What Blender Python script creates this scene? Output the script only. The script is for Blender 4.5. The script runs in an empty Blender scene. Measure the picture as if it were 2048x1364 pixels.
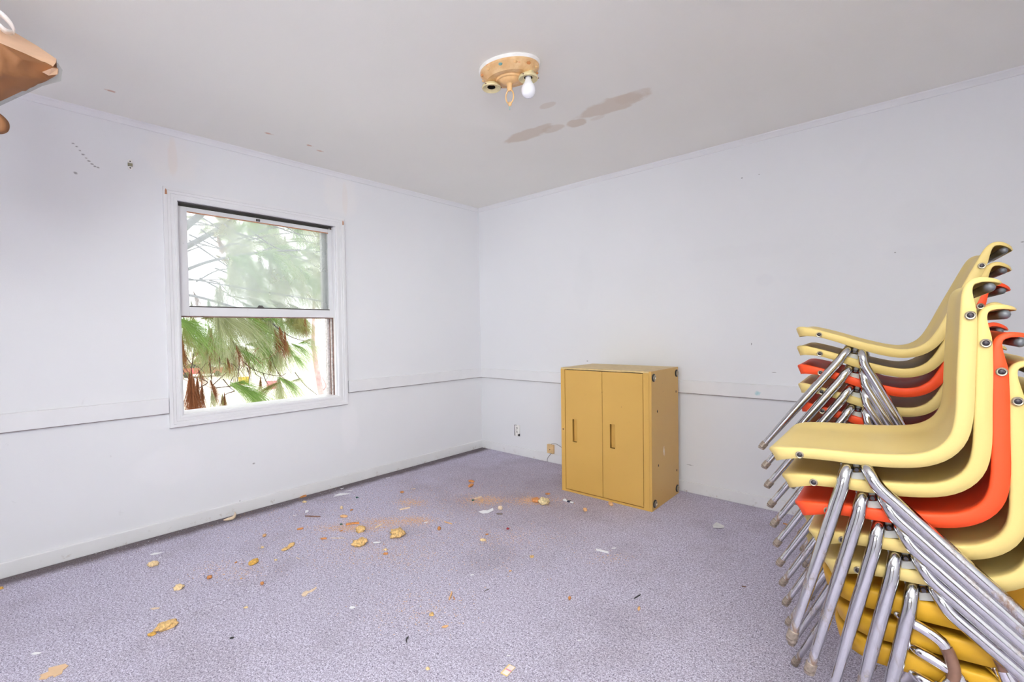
import bpy, bmesh, math, random
from mathutils import Vector, Matrix, noise as mnoise
PI = math.pi
R = math.radians
S = bpy.context.scene
COL = S.collection

# ------------------------------------------------------------------ camera, world, lights, exposure
CAM = Vector((3.45205, -3.39685, 1.1948))
FPX = 942.013
RX = Vector((0.74749239, 0.66411259, -0.01447742))
UX = Vector((-0.00366016, 0.02591187, 0.99965753))
FX = Vector((-0.66426029, 0.74718341, -0.02179968))
cam = bpy.data.cameras.new('camera'); cam_o = bpy.data.objects.new('camera', cam); COL.objects.link(cam_o)
cam.sensor_width = 36.0; cam.sensor_fit = 'HORIZONTAL'; cam.lens = FPX / 2048 * 36.0
cam.clip_start = 0.02; cam.clip_end = 500
cam_o.matrix_world = Matrix(((RX.x, UX.x, -FX.x, CAM.x), (RX.y, UX.y, -FX.y, CAM.y), (RX.z, UX.z, -FX.z, CAM.z), (0, 0, 0, 1)))
S.camera = cam_o

W = bpy.data.worlds.new('overcast_sky'); S.world = W; W.use_nodes = True
bg = W.node_tree.nodes['Background']; bg.inputs[0].default_value = (0.96, 0.98, 1.0, 1); bg.inputs[1].default_value = 3.0

def area(name, loc, target, sx, sy, power, col=(1, 1, 1), spread=180):
    l = bpy.data.lights.new(name, 'AREA'); l.shape = 'RECTANGLE'; l.size = sx; l.size_y = sy; l.energy = power; l.color = col; l.spread = R(spread)
    o = bpy.data.objects.new(name, l); COL.objects.link(o); o.location = loc
    o.rotation_euler = (Vector(target) - Vector(loc)).to_track_quat('-Z', 'Y').to_euler(); return o
area('flash_softbox', (2.75, -6.1, 1.7), (1.7, 0.0, 1.15), 2.0, 0.9, 15, (0.95, 1.01, 0.985), 95)
area('ceiling_bounce_flash', (3.95, -4.45, 1.40), (3.85, -4.2, 2.44), 0.6, 0.6, 135, (0.95, 1.01, 0.985), 110)
area('side_fill_light', (4.45, -4.9, 1.5), (0.0, -0.75, 1.45), 0.9, 0.9, 9, (0.95, 1.01, 0.985), 52)  # added fill lamp that brightens the far end of the window wall
S.cycles.diffuse_bounces = 10; S.cycles.max_bounces = 14

vs = S.view_settings
S.display_settings.display_device = 'sRGB'
vs.view_transform = 'Standard'; vs.look = 'None'; vs.exposure = -0.05; vs.gamma = 1.0; vs.use_curve_mapping = False

# ------------------------------------------------------------------ helpers
def ray(x, y): return FX + RX * ((x - 1024) / FPX) - UX * ((y - 682) / FPX)
def onz(x, y, z=0.0): d = ray(x, y); return CAM + d * ((z - CAM.z) / d.z)
def onx(x, y, X=0.0): d = ray(x, y); return CAM + d * ((X - CAM.x) / d.x)
def ony(x, y, Y=0.0): d = ray(x, y); return CAM + d * ((Y - CAM.y) / d.y)
def dep(x, y, t): return CAM + ray(x, y) * t

def tag(o, label=None, cat=None, group=None, kind=None):
    if label: o['label'] = label
    if cat: o['category'] = cat
    if group: o['group'] = group
    if kind: o['kind'] = kind
    return o
def link(o, parent=None):
    COL.objects.link(o)
    if parent is not None: o.parent = parent
    return o
def empty(name, loc=(0, 0, 0), rz=0.0):
    o = bpy.data.objects.new(name, None); COL.objects.link(o); o.location = loc; o.rotation_euler = (0, 0, rz); o.empty_display_size = 0.05
    return o

class MB:
    def __init__(s): s.v = []; s.f = []; s.mi = []; s.m = 0
    def add(s, vs, fs):
        b = len(s.v); s.v += [tuple(p) for p in vs]
        for f in fs: s.f.append([b + i for i in f]); s.mi.append(s.m)
        return s
    def box(s, a, b, M=None):
        (x0, y0, z0), (x1, y1, z1) = a, b
        P = [Vector(p) for p in ((x0, y0, z0), (x1, y0, z0), (x1, y1, z0), (x0, y1, z0), (x0, y0, z1), (x1, y0, z1), (x1, y1, z1), (x0, y1, z1))]
        if M is not None: P = [M @ p for p in P]
        return s.add(P, [(0, 3, 2, 1), (4, 5, 6, 7), (0, 1, 5, 4), (1, 2, 6, 5), (2, 3, 7, 6), (3, 0, 4, 7)])
    def tube(s, pts, rad, n=10, caps=True):
        pts = [Vector(p) for p in pts]
        if not isinstance(rad, (list, tuple)): rad = [rad] * len(pts)
        T = []
        for i in range(len(pts)):
            a = pts[max(i - 1, 0)]; b = pts[min(i + 1, len(pts) - 1)]; T.append((b - a).normalized())
        u = T[0].orthogonal().normalized(); V = []; rings = []
        for i, (p, t) in enumerate(zip(pts, T)):
            u = (u - t * u.dot(t)).normalized(); w = t.cross(u)
            rings.append(len(V))
            for k in range(n):
                a = 2 * PI * k / n; V.append(p + (u * math.cos(a) + w * math.sin(a)) * rad[i])
        F = []
        for i in range(len(pts) - 1):
            for k in range(n):
                a = rings[i] + k; b = rings[i] + (k + 1) % n; c = rings[i + 1] + (k + 1) % n; d = rings[i + 1] + k
                F.append((a, b, c, d))
        if caps:
            F.append(tuple(range(n - 1, -1, -1))); F.append(tuple(rings[-1] + k for k in range(n)))
        return s.add(V, F)
    def lathe(s, prof, n=24, M=None):          # prof: list of (r, z)
        V = []; F = []
        for r, z in prof:
            for k in range(n):
                a = 2 * PI * k / n; p = Vector((r * math.cos(a), r * math.sin(a), z)); V.append(M @ p if M is not None else p)
        for i in range(len(prof) - 1):
            for k in range(n):
                F.append((i * n + k, i * n + (k + 1) % n, (i + 1) * n + (k + 1) % n, (i + 1) * n + k))
        return s.add(V, F)
    def prism(s, poly, h0, h1, M=None):        # poly in xy, extruded along z
        n = len(poly); P = [Vector((x, y, h0)) for x, y in poly] + [Vector((x, y, h1)) for x, y in poly]
        if M is not None: P = [M @ p for p in P]
        F = [tuple(range(n - 1, -1, -1)), tuple(range(n, 2 * n))] + [(i, (i + 1) % n, n + (i + 1) % n, n + i) for i in range(n)]
        return s.add(P, F)
    def mesh(s, name, mats, smooth=False, fix=True):
        me = bpy.data.meshes.new(name); me.from_pydata(s.v, [], s.f)
        mats = mats if isinstance(mats, (list, tuple)) else [mats]
        for m in mats: me.materials.append(m)
        for p, k in zip(me.polygons, s.mi): p.material_index = k
        if fix:
            bm = bmesh.new(); bm.from_mesh(me); bmesh.ops.recalc_face_normals(bm, faces=bm.faces); bm.to_mesh(me); bm.free()
        if smooth:
            for p in me.polygons: p.use_smooth = True
            if smooth != True: me.set_sharp_from_angle(angle=R(smooth))
        me.update(); return me
    def build(s, name, mats, parent=None, smooth=False, bevel=0, fix=True):
        o = bpy.data.objects.new(name, s.mesh(name, mats, smooth, fix)); link(o, parent)
        if bevel:
            md = o.modifiers.new('bevel', 'BEVEL'); md.width = bevel; md.segments = 2; md.limit_method = 'ANGLE'; md.angle_limit = R(40)
        return o

def bez(pts, n=6):                              # smooth (Catmull-Rom) polyline through the points
    P = [Vector(p) for p in pts]; P = [P[0] * 2 - P[1]] + P + [P[-1] * 2 - P[-2]]; out = []
    for i in range(1, len(P) - 2):
        for k in range(n):
            t = k / n; a, b, c, d = P[i - 1], P[i], P[i + 1], P[i + 2]
            out.append(0.5 * ((2 * b) + (c - a) * t + (2 * a - 5 * b + 4 * c - d) * t * t + (3 * b - a - 3 * c + d) * t ** 3))
    out.append(P[-2]); return out

# ------------------------------------------------------------------ materials
class NT:
    def __init__(s, name):
        s.m = bpy.data.materials.new(name); s.m.use_nodes = True; s.t = s.m.node_tree; s.n = s.t.nodes; s.l = s.t.links
        s.b = s.n['Principled BSDF']; s.out = s.n['Material Output']; s._c = None
    def node(s, ty, **kw):
        n = s.n.new(ty)
        for k, v in kw.items(): setattr(n, k, v)
        return n
    def put(s, sock, v):
        if hasattr(v, 'is_output') or isinstance(v, bpy.types.NodeSocket): s.l.new(v, sock)
        elif isinstance(v, (tuple, list)) and len(v) == 3 and sock.type == 'RGBA': sock.default_value = (*v, 1)
        else: sock.default_value = v
    @property
    def co(s):
        if s._c is None: s._c = s.node('ShaderNodeTexCoord').outputs['Object']
        return s._c
    def math(s, op, a, b=None, c=None):
        n = s.node('ShaderNodeMath', operation=op); s.put(n.inputs[0], a)
        if b is not None: s.put(n.inputs[1], b)
        if c is not None: s.put(n.inputs[2], c)
        return n.outputs[0]
    def noise(s, scale, detail=3, rough=0.5, dist=0.0, co=None, dims='3D'):
        n = s.node('ShaderNodeTexNoise'); n.noise_dimensions = dims
        s.put(n.inputs['Vector'], co if co is not None else s.co); n.inputs['Scale'].default_value = scale; n.inputs['Detail'].default_value = detail
        n.inputs['Roughness'].default_value = rough; n.inputs['Distortion'].default_value = dist
        return n.outputs['Fac']
    def ramp(s, fac, stops):
        n = s.node('ShaderNodeValToRGB'); s.put(n.inputs[0], fac); e = n.color_ramp.elements
        while len(e) < len(stops): e.new(0.5)
        for x, (p, c) in zip(e, stops): x.position = p; x.color = (*c, 1) if isinstance(c, (tuple, list)) else (c, c, c, 1)
        return n.outputs[0]
    def step(s, v, a, b):
        n = s.node('ShaderNodeMapRange', interpolation_type='SMOOTHSTEP'); s.put(n.inputs[0], v); n.inputs[1].default_value = a; n.inputs[2].default_value = b
        return n.outputs[0]
    def mix(s, fac, a, b):
        n = s.node('ShaderNodeMix', data_type='RGBA'); s.put(n.inputs['Factor'], fac); s.put(n.inputs[6], a); s.put(n.inputs[7], b); return n.outputs[2]
    def sep(s, v=None):
        n = s.node('ShaderNodeSeparateXYZ'); s.put(n.inputs[0], v if v is not None else s.co); return n.outputs
    def scale(s, v):
        n = s.node('ShaderNodeMapping'); s.put(n.inputs[0], s.co); n.inputs['Scale'].default_value = v; return n.outputs[0]
    def bump(s, h, strength=0.3, dist=0.01):
        n = s.node('ShaderNodeBump'); n.inputs['Strength'].default_value = strength; n.inputs['Distance'].default_value = dist; s.put(n.inputs['Height'], h)
        s.l.new(n.outputs[0], s.b.inputs['Normal'])
    def blob(s, axes, c, r, jag=0.25, nscale=6.0, soft=0.35):
        xs = s.sep(); ns = s.noise(nscale, 4)
        d2 = None
        for ax, cc, rr in zip(axes, c, r):
            v = s.math('POWER', s.math('ABSOLUTE', s.math('DIVIDE', s.math('SUBTRACT', xs[ax], cc), rr)), 2.0); d2 = v if d2 is None else s.math('ADD', d2, v)
        d = s.math('ADD', s.math('SQRT', d2), s.math('MULTIPLY', s.math('SUBTRACT', ns, 0.5), jag * 4))
        return s.step(d, 1.0, 1.0 - soft)
    def set(s, color=None, rough=None, metal=None, **kw):
        if color is not None: s.put(s.b.inputs['Base Color'], color)
        if rough is not None: s.put(s.b.inputs['Roughness'], rough)
        if metal is not None: s.put(s.b.inputs['Metallic'], metal)
        for k, v in kw.items(): s.put(s.b.inputs[k], v)
        return s.m

def plain(name, col, rough=0.6, metal=0.0, var=0.12, scale=30, **kw):
    t = NT(name); f = t.noise(scale, 3)
    c2 = tuple(max(0, x * (1 - var)) for x in col); c3 = tuple(min(1, x * (1 + var)) for x in col)
    return t.set(t.ramp(f, [(0.3, c2), (0.7, c3)]), rough, metal, **kw)

WALL = (0.765, 0.765, 0.795)
def wall_mat(name, axes, patches, scuffs):
    t = NT(name); big = t.noise(1.3, 3); c = t.ramp(big, [(0.3, (0.75, 0.75, 0.78)), (0.7, WALL)])
    for (cc, rr, colr, amt) in patches:
        c = t.mix(t.math('MULTIPLY', t.blob(axes, cc, rr, 0.2, 7, 0.45), amt), c, colr)
    sm = t.math('MULTIPLY', t.step(t.noise(14, 5, 0.65, 0.6), 0.66, 0.78), t.step(t.noise(1.1, 2), 0.5, 0.72))
    c = t.mix(t.math('MULTIPLY', sm, 0.35), c, (0.42, 0.41, 0.44))
    for (cc, rr) in scuffs:
        c = t.mix(t.math('MULTIPLY', t.blob(axes, cc, rr, 0.35, 60, 0.8), 0.75), c, (0.20, 0.18, 0.19))
    t.bump(t.noise(160, 2), 0.08, 0.002)
    return t.set(c, 0.72)

def P2(v): return (v.y, v.z)
def P2b(v): return (v.x, v.z)
lp = [(P2(onx(345, 318)), (0.17, 0.17), (0.81, 0.785, 0.785), 0.7), (P2(onx(345, 310)), (0.03, 0.15), (0.80, 0.73, 0.70), 0.6),
      (P2(onx(683, 392)), (0.18, 0.20), (0.81, 0.79, 0.795), 0.7), (P2(onx(690, 398)), (0.03, 0.16), (0.80, 0.74, 0.72), 0.55),
      (P2(onx(335, 935)), (0.20, 0.14), (0.81, 0.80, 0.83), 0.5), (P2(onx(700, 850)), (0.10, 0.26), (0.81, 0.80, 0.83), 0.5)]
ls = [(P2(onx(151, 346)), (0.012, 0.009)), (P2(onx(146, 287)), (0.009, 0.006)), (P2(onx(153, 293)), (0.009, 0.006)), (P2(onx(160, 301)), (0.009, 0.006)), (P2(onx(166, 309)), (0.009, 0.006)), (P2(onx(172, 316)), (0.009, 0.006)), (P2(onx(178, 322)), (0.009, 0.006)), (P2(onx(184, 328)), (0.009, 0.006)), (P2(onx(190, 333)), (0.009, 0.006)), (P2(onx(196, 335)), (0.009, 0.006)),
      (P2(onx(507, 927)), (0.012, 0.008)), (P2(onx(480, 1002)), (0.006, 0.006)), (P2(onx(660, 590)), (0.008, 0.012))]
M_wall_l = wall_mat('painted_plaster_left', (1, 2), lp, ls)
bs = [(P2b(ony(1503, 688)), (0.004, 0.010)), (P2b(ony(1484, 356)), (0.006, 0.006)), (P2b(ony(1518, 349)), (0.006, 0.005)), (P2b(ony(1790, 505)), (0.006, 0.004)),
      (P2b(ony(1175, 722)), (0.012, 0.006)), (P2b(ony(2045, 484)), (0.008, 0.005)), (P2b(ony(1548, 745)), (0.02, 0.003)), (P2b(ony(1380, 930)), (0.03, 0.004))]
bp = [(P2b(ony(1165, 560)), (0.12, 0.30), (0.72, 0.72, 0.75), 0.35), (P2b(ony(1470, 505)), (0.45, 0.06), (0.73, 0.73, 0.76), 0.4), (P2b(ony(1835, 430)), (0.14, 0.12), (0.73, 0.73, 0.76), 0.4),
      (P2b(ony(1830, 505)), (0.2, 0.05), (0.73, 0.73, 0.77), 0.4), (P2b(ony(1530, 560)), (0.07, 0.05), (0.70, 0.70, 0.74), 0.35)]
M_wall_b = wall_mat('painted_plaster_back', (0, 2), bp, bs)
M_wall = wall_mat('painted_plaster', (1, 2), [], [])

def ceil_mat():
    t = NT('cream_ceiling_paint'); c = t.ramp(t.noise(1.0, 3), [(0.3, (0.845, 0.83, 0.785)), (0.7, (0.87, 0.855, 0.81))])
    st = (0.67, 0.575, 0.48)
    for cc, rr, a in (((1.53, -1.06), (0.21, 0.075), 0.75), ((1.70, -1.02), (0.10, 0.05), 0.6), ((1.85, -0.985), (0.075, 0.06), 0.75), ((2.12, -1.035), (0.27, 0.085), 0.72),
                      ((2.26, -1.05), (0.12, 0.06), 0.4), ((1.86, -1.282), (0.06, 0.03), 0.45), ((1.98, -0.955), (0.06, 0.03), 0.3)):
        c = t.mix(t.math('MULTIPLY', t.blob((0, 1), cc, rr, 0.28, 9, 0.3), a), c, st)
    for px in ((222, 182), (619, 291), (537, 267), (640, 302)):
        q = onz(*px, 2.44); c = t.mix(t.math('MULTIPLY', t.blob((0, 1), (q.x, q.y), (0.014, 0.03), 0.4, 50, 0.6), 0.8), c, (0.62, 0.36, 0.26))
    t.bump(t.noise(110, 3), 0.12, 0.003)
    return t.set(c, 0.8)
M_ceil = ceil_mat()

def carpet_mat():
    t = NT('purple_grey_loop_carpet')
    a = t.noise(210, 3, 0.7, co=t.scale((1.0, 1.0, 1.0))); b = t.noise(120, 2, 0.6, 0.8)
    f = t.math('ADD', t.math('MULTIPLY', a, 0.65), t.math('MULTIPLY', b, 0.35))
    c = t.ramp(f, [(0.36, (0.13, 0.11, 0.16)), (0.45, (0.36, 0.325, 0.43)), (0.53, (0.58, 0.54, 0.67)), (0.62, (0.86, 0.83, 0.95))])
    dirt = t.step(t.noise(2.2, 5, 0.6), 0.48, 0.70)
    c = t.mix(t.math('MULTIPLY', dirt, 0.22), c, (0.20, 0.16, 0.17))
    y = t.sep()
    edge = t.step(t.math('ADD', y[0], t.math('MULTIPLY', t.math('SUBTRACT', t.noise(9, 3), 0.5), 0.08)), 0.165, 0.07)                                  # dark brown band along the window wall
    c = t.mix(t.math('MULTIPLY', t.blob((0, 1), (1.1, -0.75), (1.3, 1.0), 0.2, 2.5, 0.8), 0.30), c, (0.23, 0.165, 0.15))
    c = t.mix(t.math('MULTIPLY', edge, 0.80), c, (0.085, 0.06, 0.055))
    t.bump(f, 0.7, 0.004)
    return t.set(c, 0.95, **{'Specular IOR Level': 0.15})
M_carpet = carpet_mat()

def trim_mat():
    t = NT('white_trim_paint'); c = t.ramp(t.noise(5, 3), [(0.35, (0.745, 0.74, 0.765)), (0.7, (0.78, 0.775, 0.80))])
    d = t.step(t.noise(45, 5, 0.7), 0.66, 0.74); c = t.mix(t.math('MULTIPLY', d, 0.35), c, (0.42, 0.36, 0.34))
    return t.set(c, 0.45)
M_trim = trim_mat()
def teal_trim():
    t = NT('white_trim_paint_with_teal_smudge'); c = t.ramp(t.noise(5, 3), [(0.35, (0.745, 0.74, 0.765)), (0.7, (0.78, 0.775, 0.80))])
    q = ony(1517, 786); c = t.mix(t.math('MULTIPLY', t.blob((0, 2), (q.x, q.z), (0.022, 0.018), 0.3, 60, 0.8), 0.7), c, (0.25, 0.55, 0.60))
    d = t.step(t.noise(45, 5, 0.7), 0.66, 0.74); c = t.mix(t.math('MULTIPLY', d, 0.3), c, (0.42, 0.38, 0.38))
    return t.set(c, 0.45)
M_trim_b = teal_trim()
def base_mat():
    t = NT('scuffed_baseboard_paint'); c = t.ramp(t.noise(5, 3), [(0.35, (0.74, 0.735, 0.755)), (0.7, (0.785, 0.78, 0.80))])
    d = t.math('MULTIPLY', t.step(t.noise(26, 5, 0.7), 0.58, 0.70), t.step(t.sep()[2], 0.07, 0.0)); c = t.mix(t.math('MULTIPLY', d, 0.6), c, (0.36, 0.27, 0.22))
    return t.set(c, 0.5)
M_base = base_mat()
M_jamb = plain('weathered_brown_jamb', (0.20, 0.12, 0.10), 0.7, var=0.5, scale=40)
M_jambw = plain('flaking_white_jamb', (0.62, 0.58, 0.58), 0.6, var=0.3, scale=60)
M_wood_raw = plain('bare_orange_wood', (0.50, 0.24, 0.14), 0.7, var=0.25)
M_grime = plain('dark_grime', (0.10, 0.09, 0.09), 0.8)
M_dark = plain('black_recess', (0.012, 0.010, 0.010), 0.8)

def glass_mat():
    t = NT('dusty_hazed_glass'); tr = t.node('ShaderNodeBsdfTransparent'); tl = t.node('ShaderNodeBsdfTranslucent'); gl = t.node('ShaderNodeBsdfGlossy')
    tl.inputs[0].default_value = (0.78, 0.84, 0.87, 1); gl.inputs['Roughness'].default_value = 0.05
    f = t.ramp(t.noise(3.0, 5, 0.6), [(0.3, 0.24), (0.7, 0.35)])
    m1 = t.node('ShaderNodeMixShader'); t.put(m1.inputs[0], f); t.l.new(tr.outputs[0], m1.inputs[1]); t.l.new(tl.outputs[0], m1.inputs[2])
    fr = t.node('ShaderNodeFresnel'); fr.inputs[0].default_value = 1.45
    m2 = t.node('ShaderNodeMixShader'); t.l.new(fr.outputs[0], m2.inputs[0]); t.l.new(m1.outputs[0], m2.inputs[1]); t.l.new(gl.outputs[0], m2.inputs[2])
    t.l.new(m2.outputs[0], t.out.inputs[0]); return t.m
M_glass = glass_mat()
def film_mat():
    t = NT('clear_plastic_film'); tr = t.node('ShaderNodeBsdfTransparent'); tr.inputs[0].default_value = (0.93, 0.95, 0.94, 1); df = t.node('ShaderNodeBsdfDiffuse'); df.inputs[0].default_value = (0.6, 0.64, 0.62, 1)
    gl = t.node('ShaderNodeBsdfGlossy'); gl.inputs['Roughness'].default_value = 0.15
    m1 = t.node('ShaderNodeMixShader'); m1.inputs[0].default_value = 0.13; t.l.new(tr.outputs[0], m1.inputs[1]); t.l.new(df.outputs[0], m1.inputs[2])
    m2 = t.node('ShaderNodeMixShader'); m2.inputs[0].default_value = 0.06; t.l.new(m1.outputs[0], m2.inputs[1]); t.l.new(gl.outputs[0], m2.inputs[2])
    t.l.new(m2.outputs[0], t.out.inputs[0]); return t.m
M_film = film_mat()

def plastic(name, col, dirt=(0.35, 0.27, 0.12)):
    t = NT(name); c = t.ramp(t.noise(2.5, 3), [(0.3, tuple(x * 0.94 for x in col)), (0.7, col)])
    sp = t.math('MULTIPLY', t.step(t.noise(38, 5, 0.7, 0.4), 0.64, 0.76), t.step(t.noise(6, 2), 0.42, 0.62))
    c = t.mix(t.math('MULTIPLY', sp, 0.45), c, dirt); t.bump(t.noise(420, 2), 0.10, 0.001)
    return t.set(c, 0.48, **{'Specular IOR Level': 0.28})
M_yel = plastic('pale_yellow_plastic', (0.72, 0.55, 0.215))
M_yel2 = plastic('pale_yellow_plastic_worn', (0.70, 0.525, 0.195))
M_ora = plastic('orange_red_plastic', (0.88, 0.085, 0.022), (0.25, 0.03, 0.02))
M_och = plastic('deep_ochre_plastic', (0.66, 0.36, 0.025), (0.30, 0.14, 0.02))
def chrome_mat(name, rust):
    t = NT(name); z = t.sep()[2]
    r = t.math('MULTIPLY', t.step(t.noise(26, 5, 0.7, 0.3, co=t.scale((1, 1, 0.35))), 0.62 - rust * 0.2, 0.80 - rust * 0.2), t.step(z, 0.40, 0.16))
    c = t.mix(r, (0.60, 0.595, 0.615), (0.30, 0.20, 0.15)); hz = t.step(z, 0.30, 0.02)
    ro = t.math('ADD', t.math('ADD', 0.10, t.math('MULTIPLY', r, 0.35)), t.math('MULTIPLY', hz, 0.08))
    t.set(c, ro); t.put(t.b.inputs['Metallic'], t.math('SUBTRACT', 1.0, t.math('MULTIPLY', r, 0.35))); return t.m
M_chrome = chrome_mat('chromed_tube', 0.15)
M_chrome_r = chrome_mat('pitted_chromed_tube', 0.65)
M_glide = plain('worn_metal_glide', (0.36, 0.29, 0.24), 0.42, 0.6, var=0.4, scale=90)
M_ferrule = plain('polished_sleeve', (0.72, 0.70, 0.73), 0.12, 1.0)
M_brown = plain('brown_coated_tube', (0.22, 0.115, 0.08), 0.32, 0.25, var=0.2)
M_plate = plain('pale_grey_plate', (0.46, 0.45, 0.43), 0.5, 0.2)
M_bar = plain('grey_painted_bar', (0.13, 0.135, 0.15), 0.38, 0.3, var=0.4)
M_ring = plain('nickel_ring', (0.46, 0.40, 0.30), 0.3, 0.85)
M_hole = plain('dark_rivet_core', (0.06, 0.05, 0.06), 0.4, 0.5)

def cab_mat():
    t = NT('mustard_metal_paint'); c = t.ramp(t.noise(2.0, 3), [(0.3, (0.60, 0.355, 0.085)), (0.7, (0.645, 0.385, 0.095))])
    sp = t.math('MULTIPLY', t.step(t.noise(24, 6, 0.7, 0.5), 0.63, 0.73), t.step(t.noise(4, 2), 0.42, 0.6)); c = t.mix(t.math('MULTIPLY', sp, 0.6), c, (0.30, 0.16, 0.05))
    return t.set(c, 0.40)
M_cab = cab_mat()
def side_mat():
    t = NT('mustard_metal_paint_with_scratch'); c = t.ramp(t.noise(2.0, 3), [(0.3, (0.58, 0.34, 0.085)), (0.7, (0.62, 0.37, 0.095))])
    sp = t.math('MULTIPLY', t.step(t.noise(24, 6, 0.7, 0.5), 0.62, 0.72), t.step(t.noise(4, 2), 0.42, 0.6)); c = t.mix(t.math('MULTIPLY', sp, 0.6), c, (0.26, 0.12, 0.05))
    c = t.mix(t.math('MULTIPLY', t.blob((1, 2), (0.20, 0.355), (0.02, 0.035), 0.5, 40, 0.8), 0.75), c, (0.85, 0.80, 0.70))
    return t.set(c, 0.36)
M_side = side_mat()
M_cabtop = plain('dusty_mustard_top', (0.64, 0.47, 0.22), 0.5)
M_cream = plain('aged_cream_plastic', (0.72, 0.62, 0.36), 0.45, var=0.15)
M_beige = plain('beige_plastic', (0.74, 0.50, 0.25), 0.45)
M_wire = plain('grey_wire', (0.16, 0.14, 0.14), 0.5)
M_white = plain('white_paper', (0.86, 0.86, 0.89), 0.7, var=0.04)
M_bulb = plain('frosted_bulb', (0.90, 0.90, 0.95), 0.25, var=0.02)
M_porc = plain('white_enamel', (0.86, 0.84, 0.82), 0.35, var=0.05)
def pan_mat():
    t = NT('peach_cast_metal'); c = t.ramp(t.noise(18, 4), [(0.35, (0.66, 0.38, 0.17)), (0.65, (0.80, 0.56, 0.30))])
    v = t.step(t.noise(24, 2), 0.66, 0.72); c = t.mix(t.math('MULTIPLY', v, 0.7), c, (0.72, 0.25, 0.12))
    t.bump(t.noise(60, 3), 0.6, 0.004); return t.set(c, 0.5)
M_pan = pan_mat()
M_teal = plain('teal_paint_fleck', (0.16, 0.36, 0.36), 0.5)
M_boss = plain('peach_metal', (0.78, 0.48, 0.22), 0.45)
M_kraft_shade = plain('shaded_kraft_paper', (0.30, 0.128, 0.05), 0.7, var=0.12, scale=8)  # front and back of the bag, shade put into the paper colour
M_kraft_lit = plain('lit_kraft_paper', (0.80, 0.52, 0.34), 0.6, var=0.06, scale=8)  # same paper on top and flap, light put into its colour
M_foam = plain('tan_foam', (0.74, 0.47, 0.20), 0.9, var=0.4, scale=120)
M_foam2 = plain('pale_tan_foam', (0.80, 0.60, 0.34), 0.9, var=0.25, scale=120)
M_foam3 = plain('ochre_foam', (0.68, 0.39, 0.09), 0.9, var=0.25, scale=120)
M_splint = plain('fresh_wood', (0.74, 0.43, 0.21), 0.75, var=0.2, scale=90)
M_splint2 = plain('pale_wood', (0.80, 0.63, 0.46), 0.75, var=0.15, scale=90)
M_bark = plain('orange_bark', (0.62, 0.26, 0.09), 0.8, var=0.3, scale=90)
M_browns = plain('brown_bark', (0.20, 0.10, 0.07), 0.8, var=0.3, scale=90)
M_blackp = plain('black_plastic', (0.025, 0.025, 0.03), 0.5)
M_green = plain('dark_green_plastic', (0.02, 0.09, 0.07), 0.4)
M_navy = plain('navy_plastic', (0.02, 0.03, 0.07), 0.35)
M_card = plain('buff_cardboard', (0.76, 0.52, 0.32), 0.8, var=0.05)
M_crumple = plain('crumpled_buff_paper', (0.70, 0.56, 0.32), 0.8, var=0.4, scale=60)
M_pink = plain('pink_print', (0.80, 0.30, 0.42), 0.4)
M_cardy = plain('yellow_print', (0.85, 0.62, 0.25), 0.4)
M_cardw = plain('cream_print', (0.86, 0.78, 0.74), 0.4)
M_red = plain('dark_red_plastic', (0.25, 0.01, 0.02), 0.4)
def needle_mat(name, a, b):
    t = NT(name); oi = t.node('ShaderNodeObjectInfo'); c = t.mix(t.noise(9, 2), a, b); t.set(c, 0.6)
    t.put(t.b.inputs['Base Color'], c); tl = t.node('ShaderNodeBsdfTranslucent'); t.put(tl.inputs[0], c)
    mx = t.node('ShaderNodeMixShader'); mx.inputs[0].default_value = 0.35; t.l.new(t.b.outputs[0], mx.inputs[1]); t.l.new(tl.outputs[0], mx.inputs[2]); t.l.new(mx.outputs[0], t.out.inputs[0])
    return t.m
M_ndl = {'g': needle_mat('green_needles', (0.20, 0.36, 0.07), (0.36, 0.50, 0.16)), 's': needle_mat('sage_needles', (0.40, 0.44, 0.24), (0.56, 0.58, 0.36)),
         'o': needle_mat('olive_needles', (0.26, 0.27, 0.08), (0.44, 0.40, 0.16)), 'd': needle_mat('dead_brown_needles', (0.24, 0.075, 0.025), (0.42, 0.17, 0.07))}
M_branch = plain('pine_bark', (0.13, 0.085, 0.065), 0.85, var=0.35, scale=30)
M_twig = plain('dead_twig', (0.26, 0.12, 0.07), 0.85, var=0.3, scale=30)
M_branch_g = plain('grey_pine_bark', (0.14, 0.13, 0.15), 0.85, var=0.3, scale=30)
M_yard = plain('pale_concrete_yard', (0.72, 0.69, 0.58), 0.9, var=0.1, scale=0.4)
M_pole = plain('pinkish_bark', (0.50, 0.33, 0.31), 0.8, var=0.2, scale=12)
M_paintr = plain('red_car_paint', (0.46, 0.06, 0.08), 0.3)
M_painty = plain('yellow_car_paint', (0.62, 0.40, 0.03), 0.3)
M_tyre = plain('black_tyre', (0.02, 0.02, 0.02), 0.8)
M_carglass = plain('car_glass', (0.03, 0.04, 0.05), 0.1)

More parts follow.
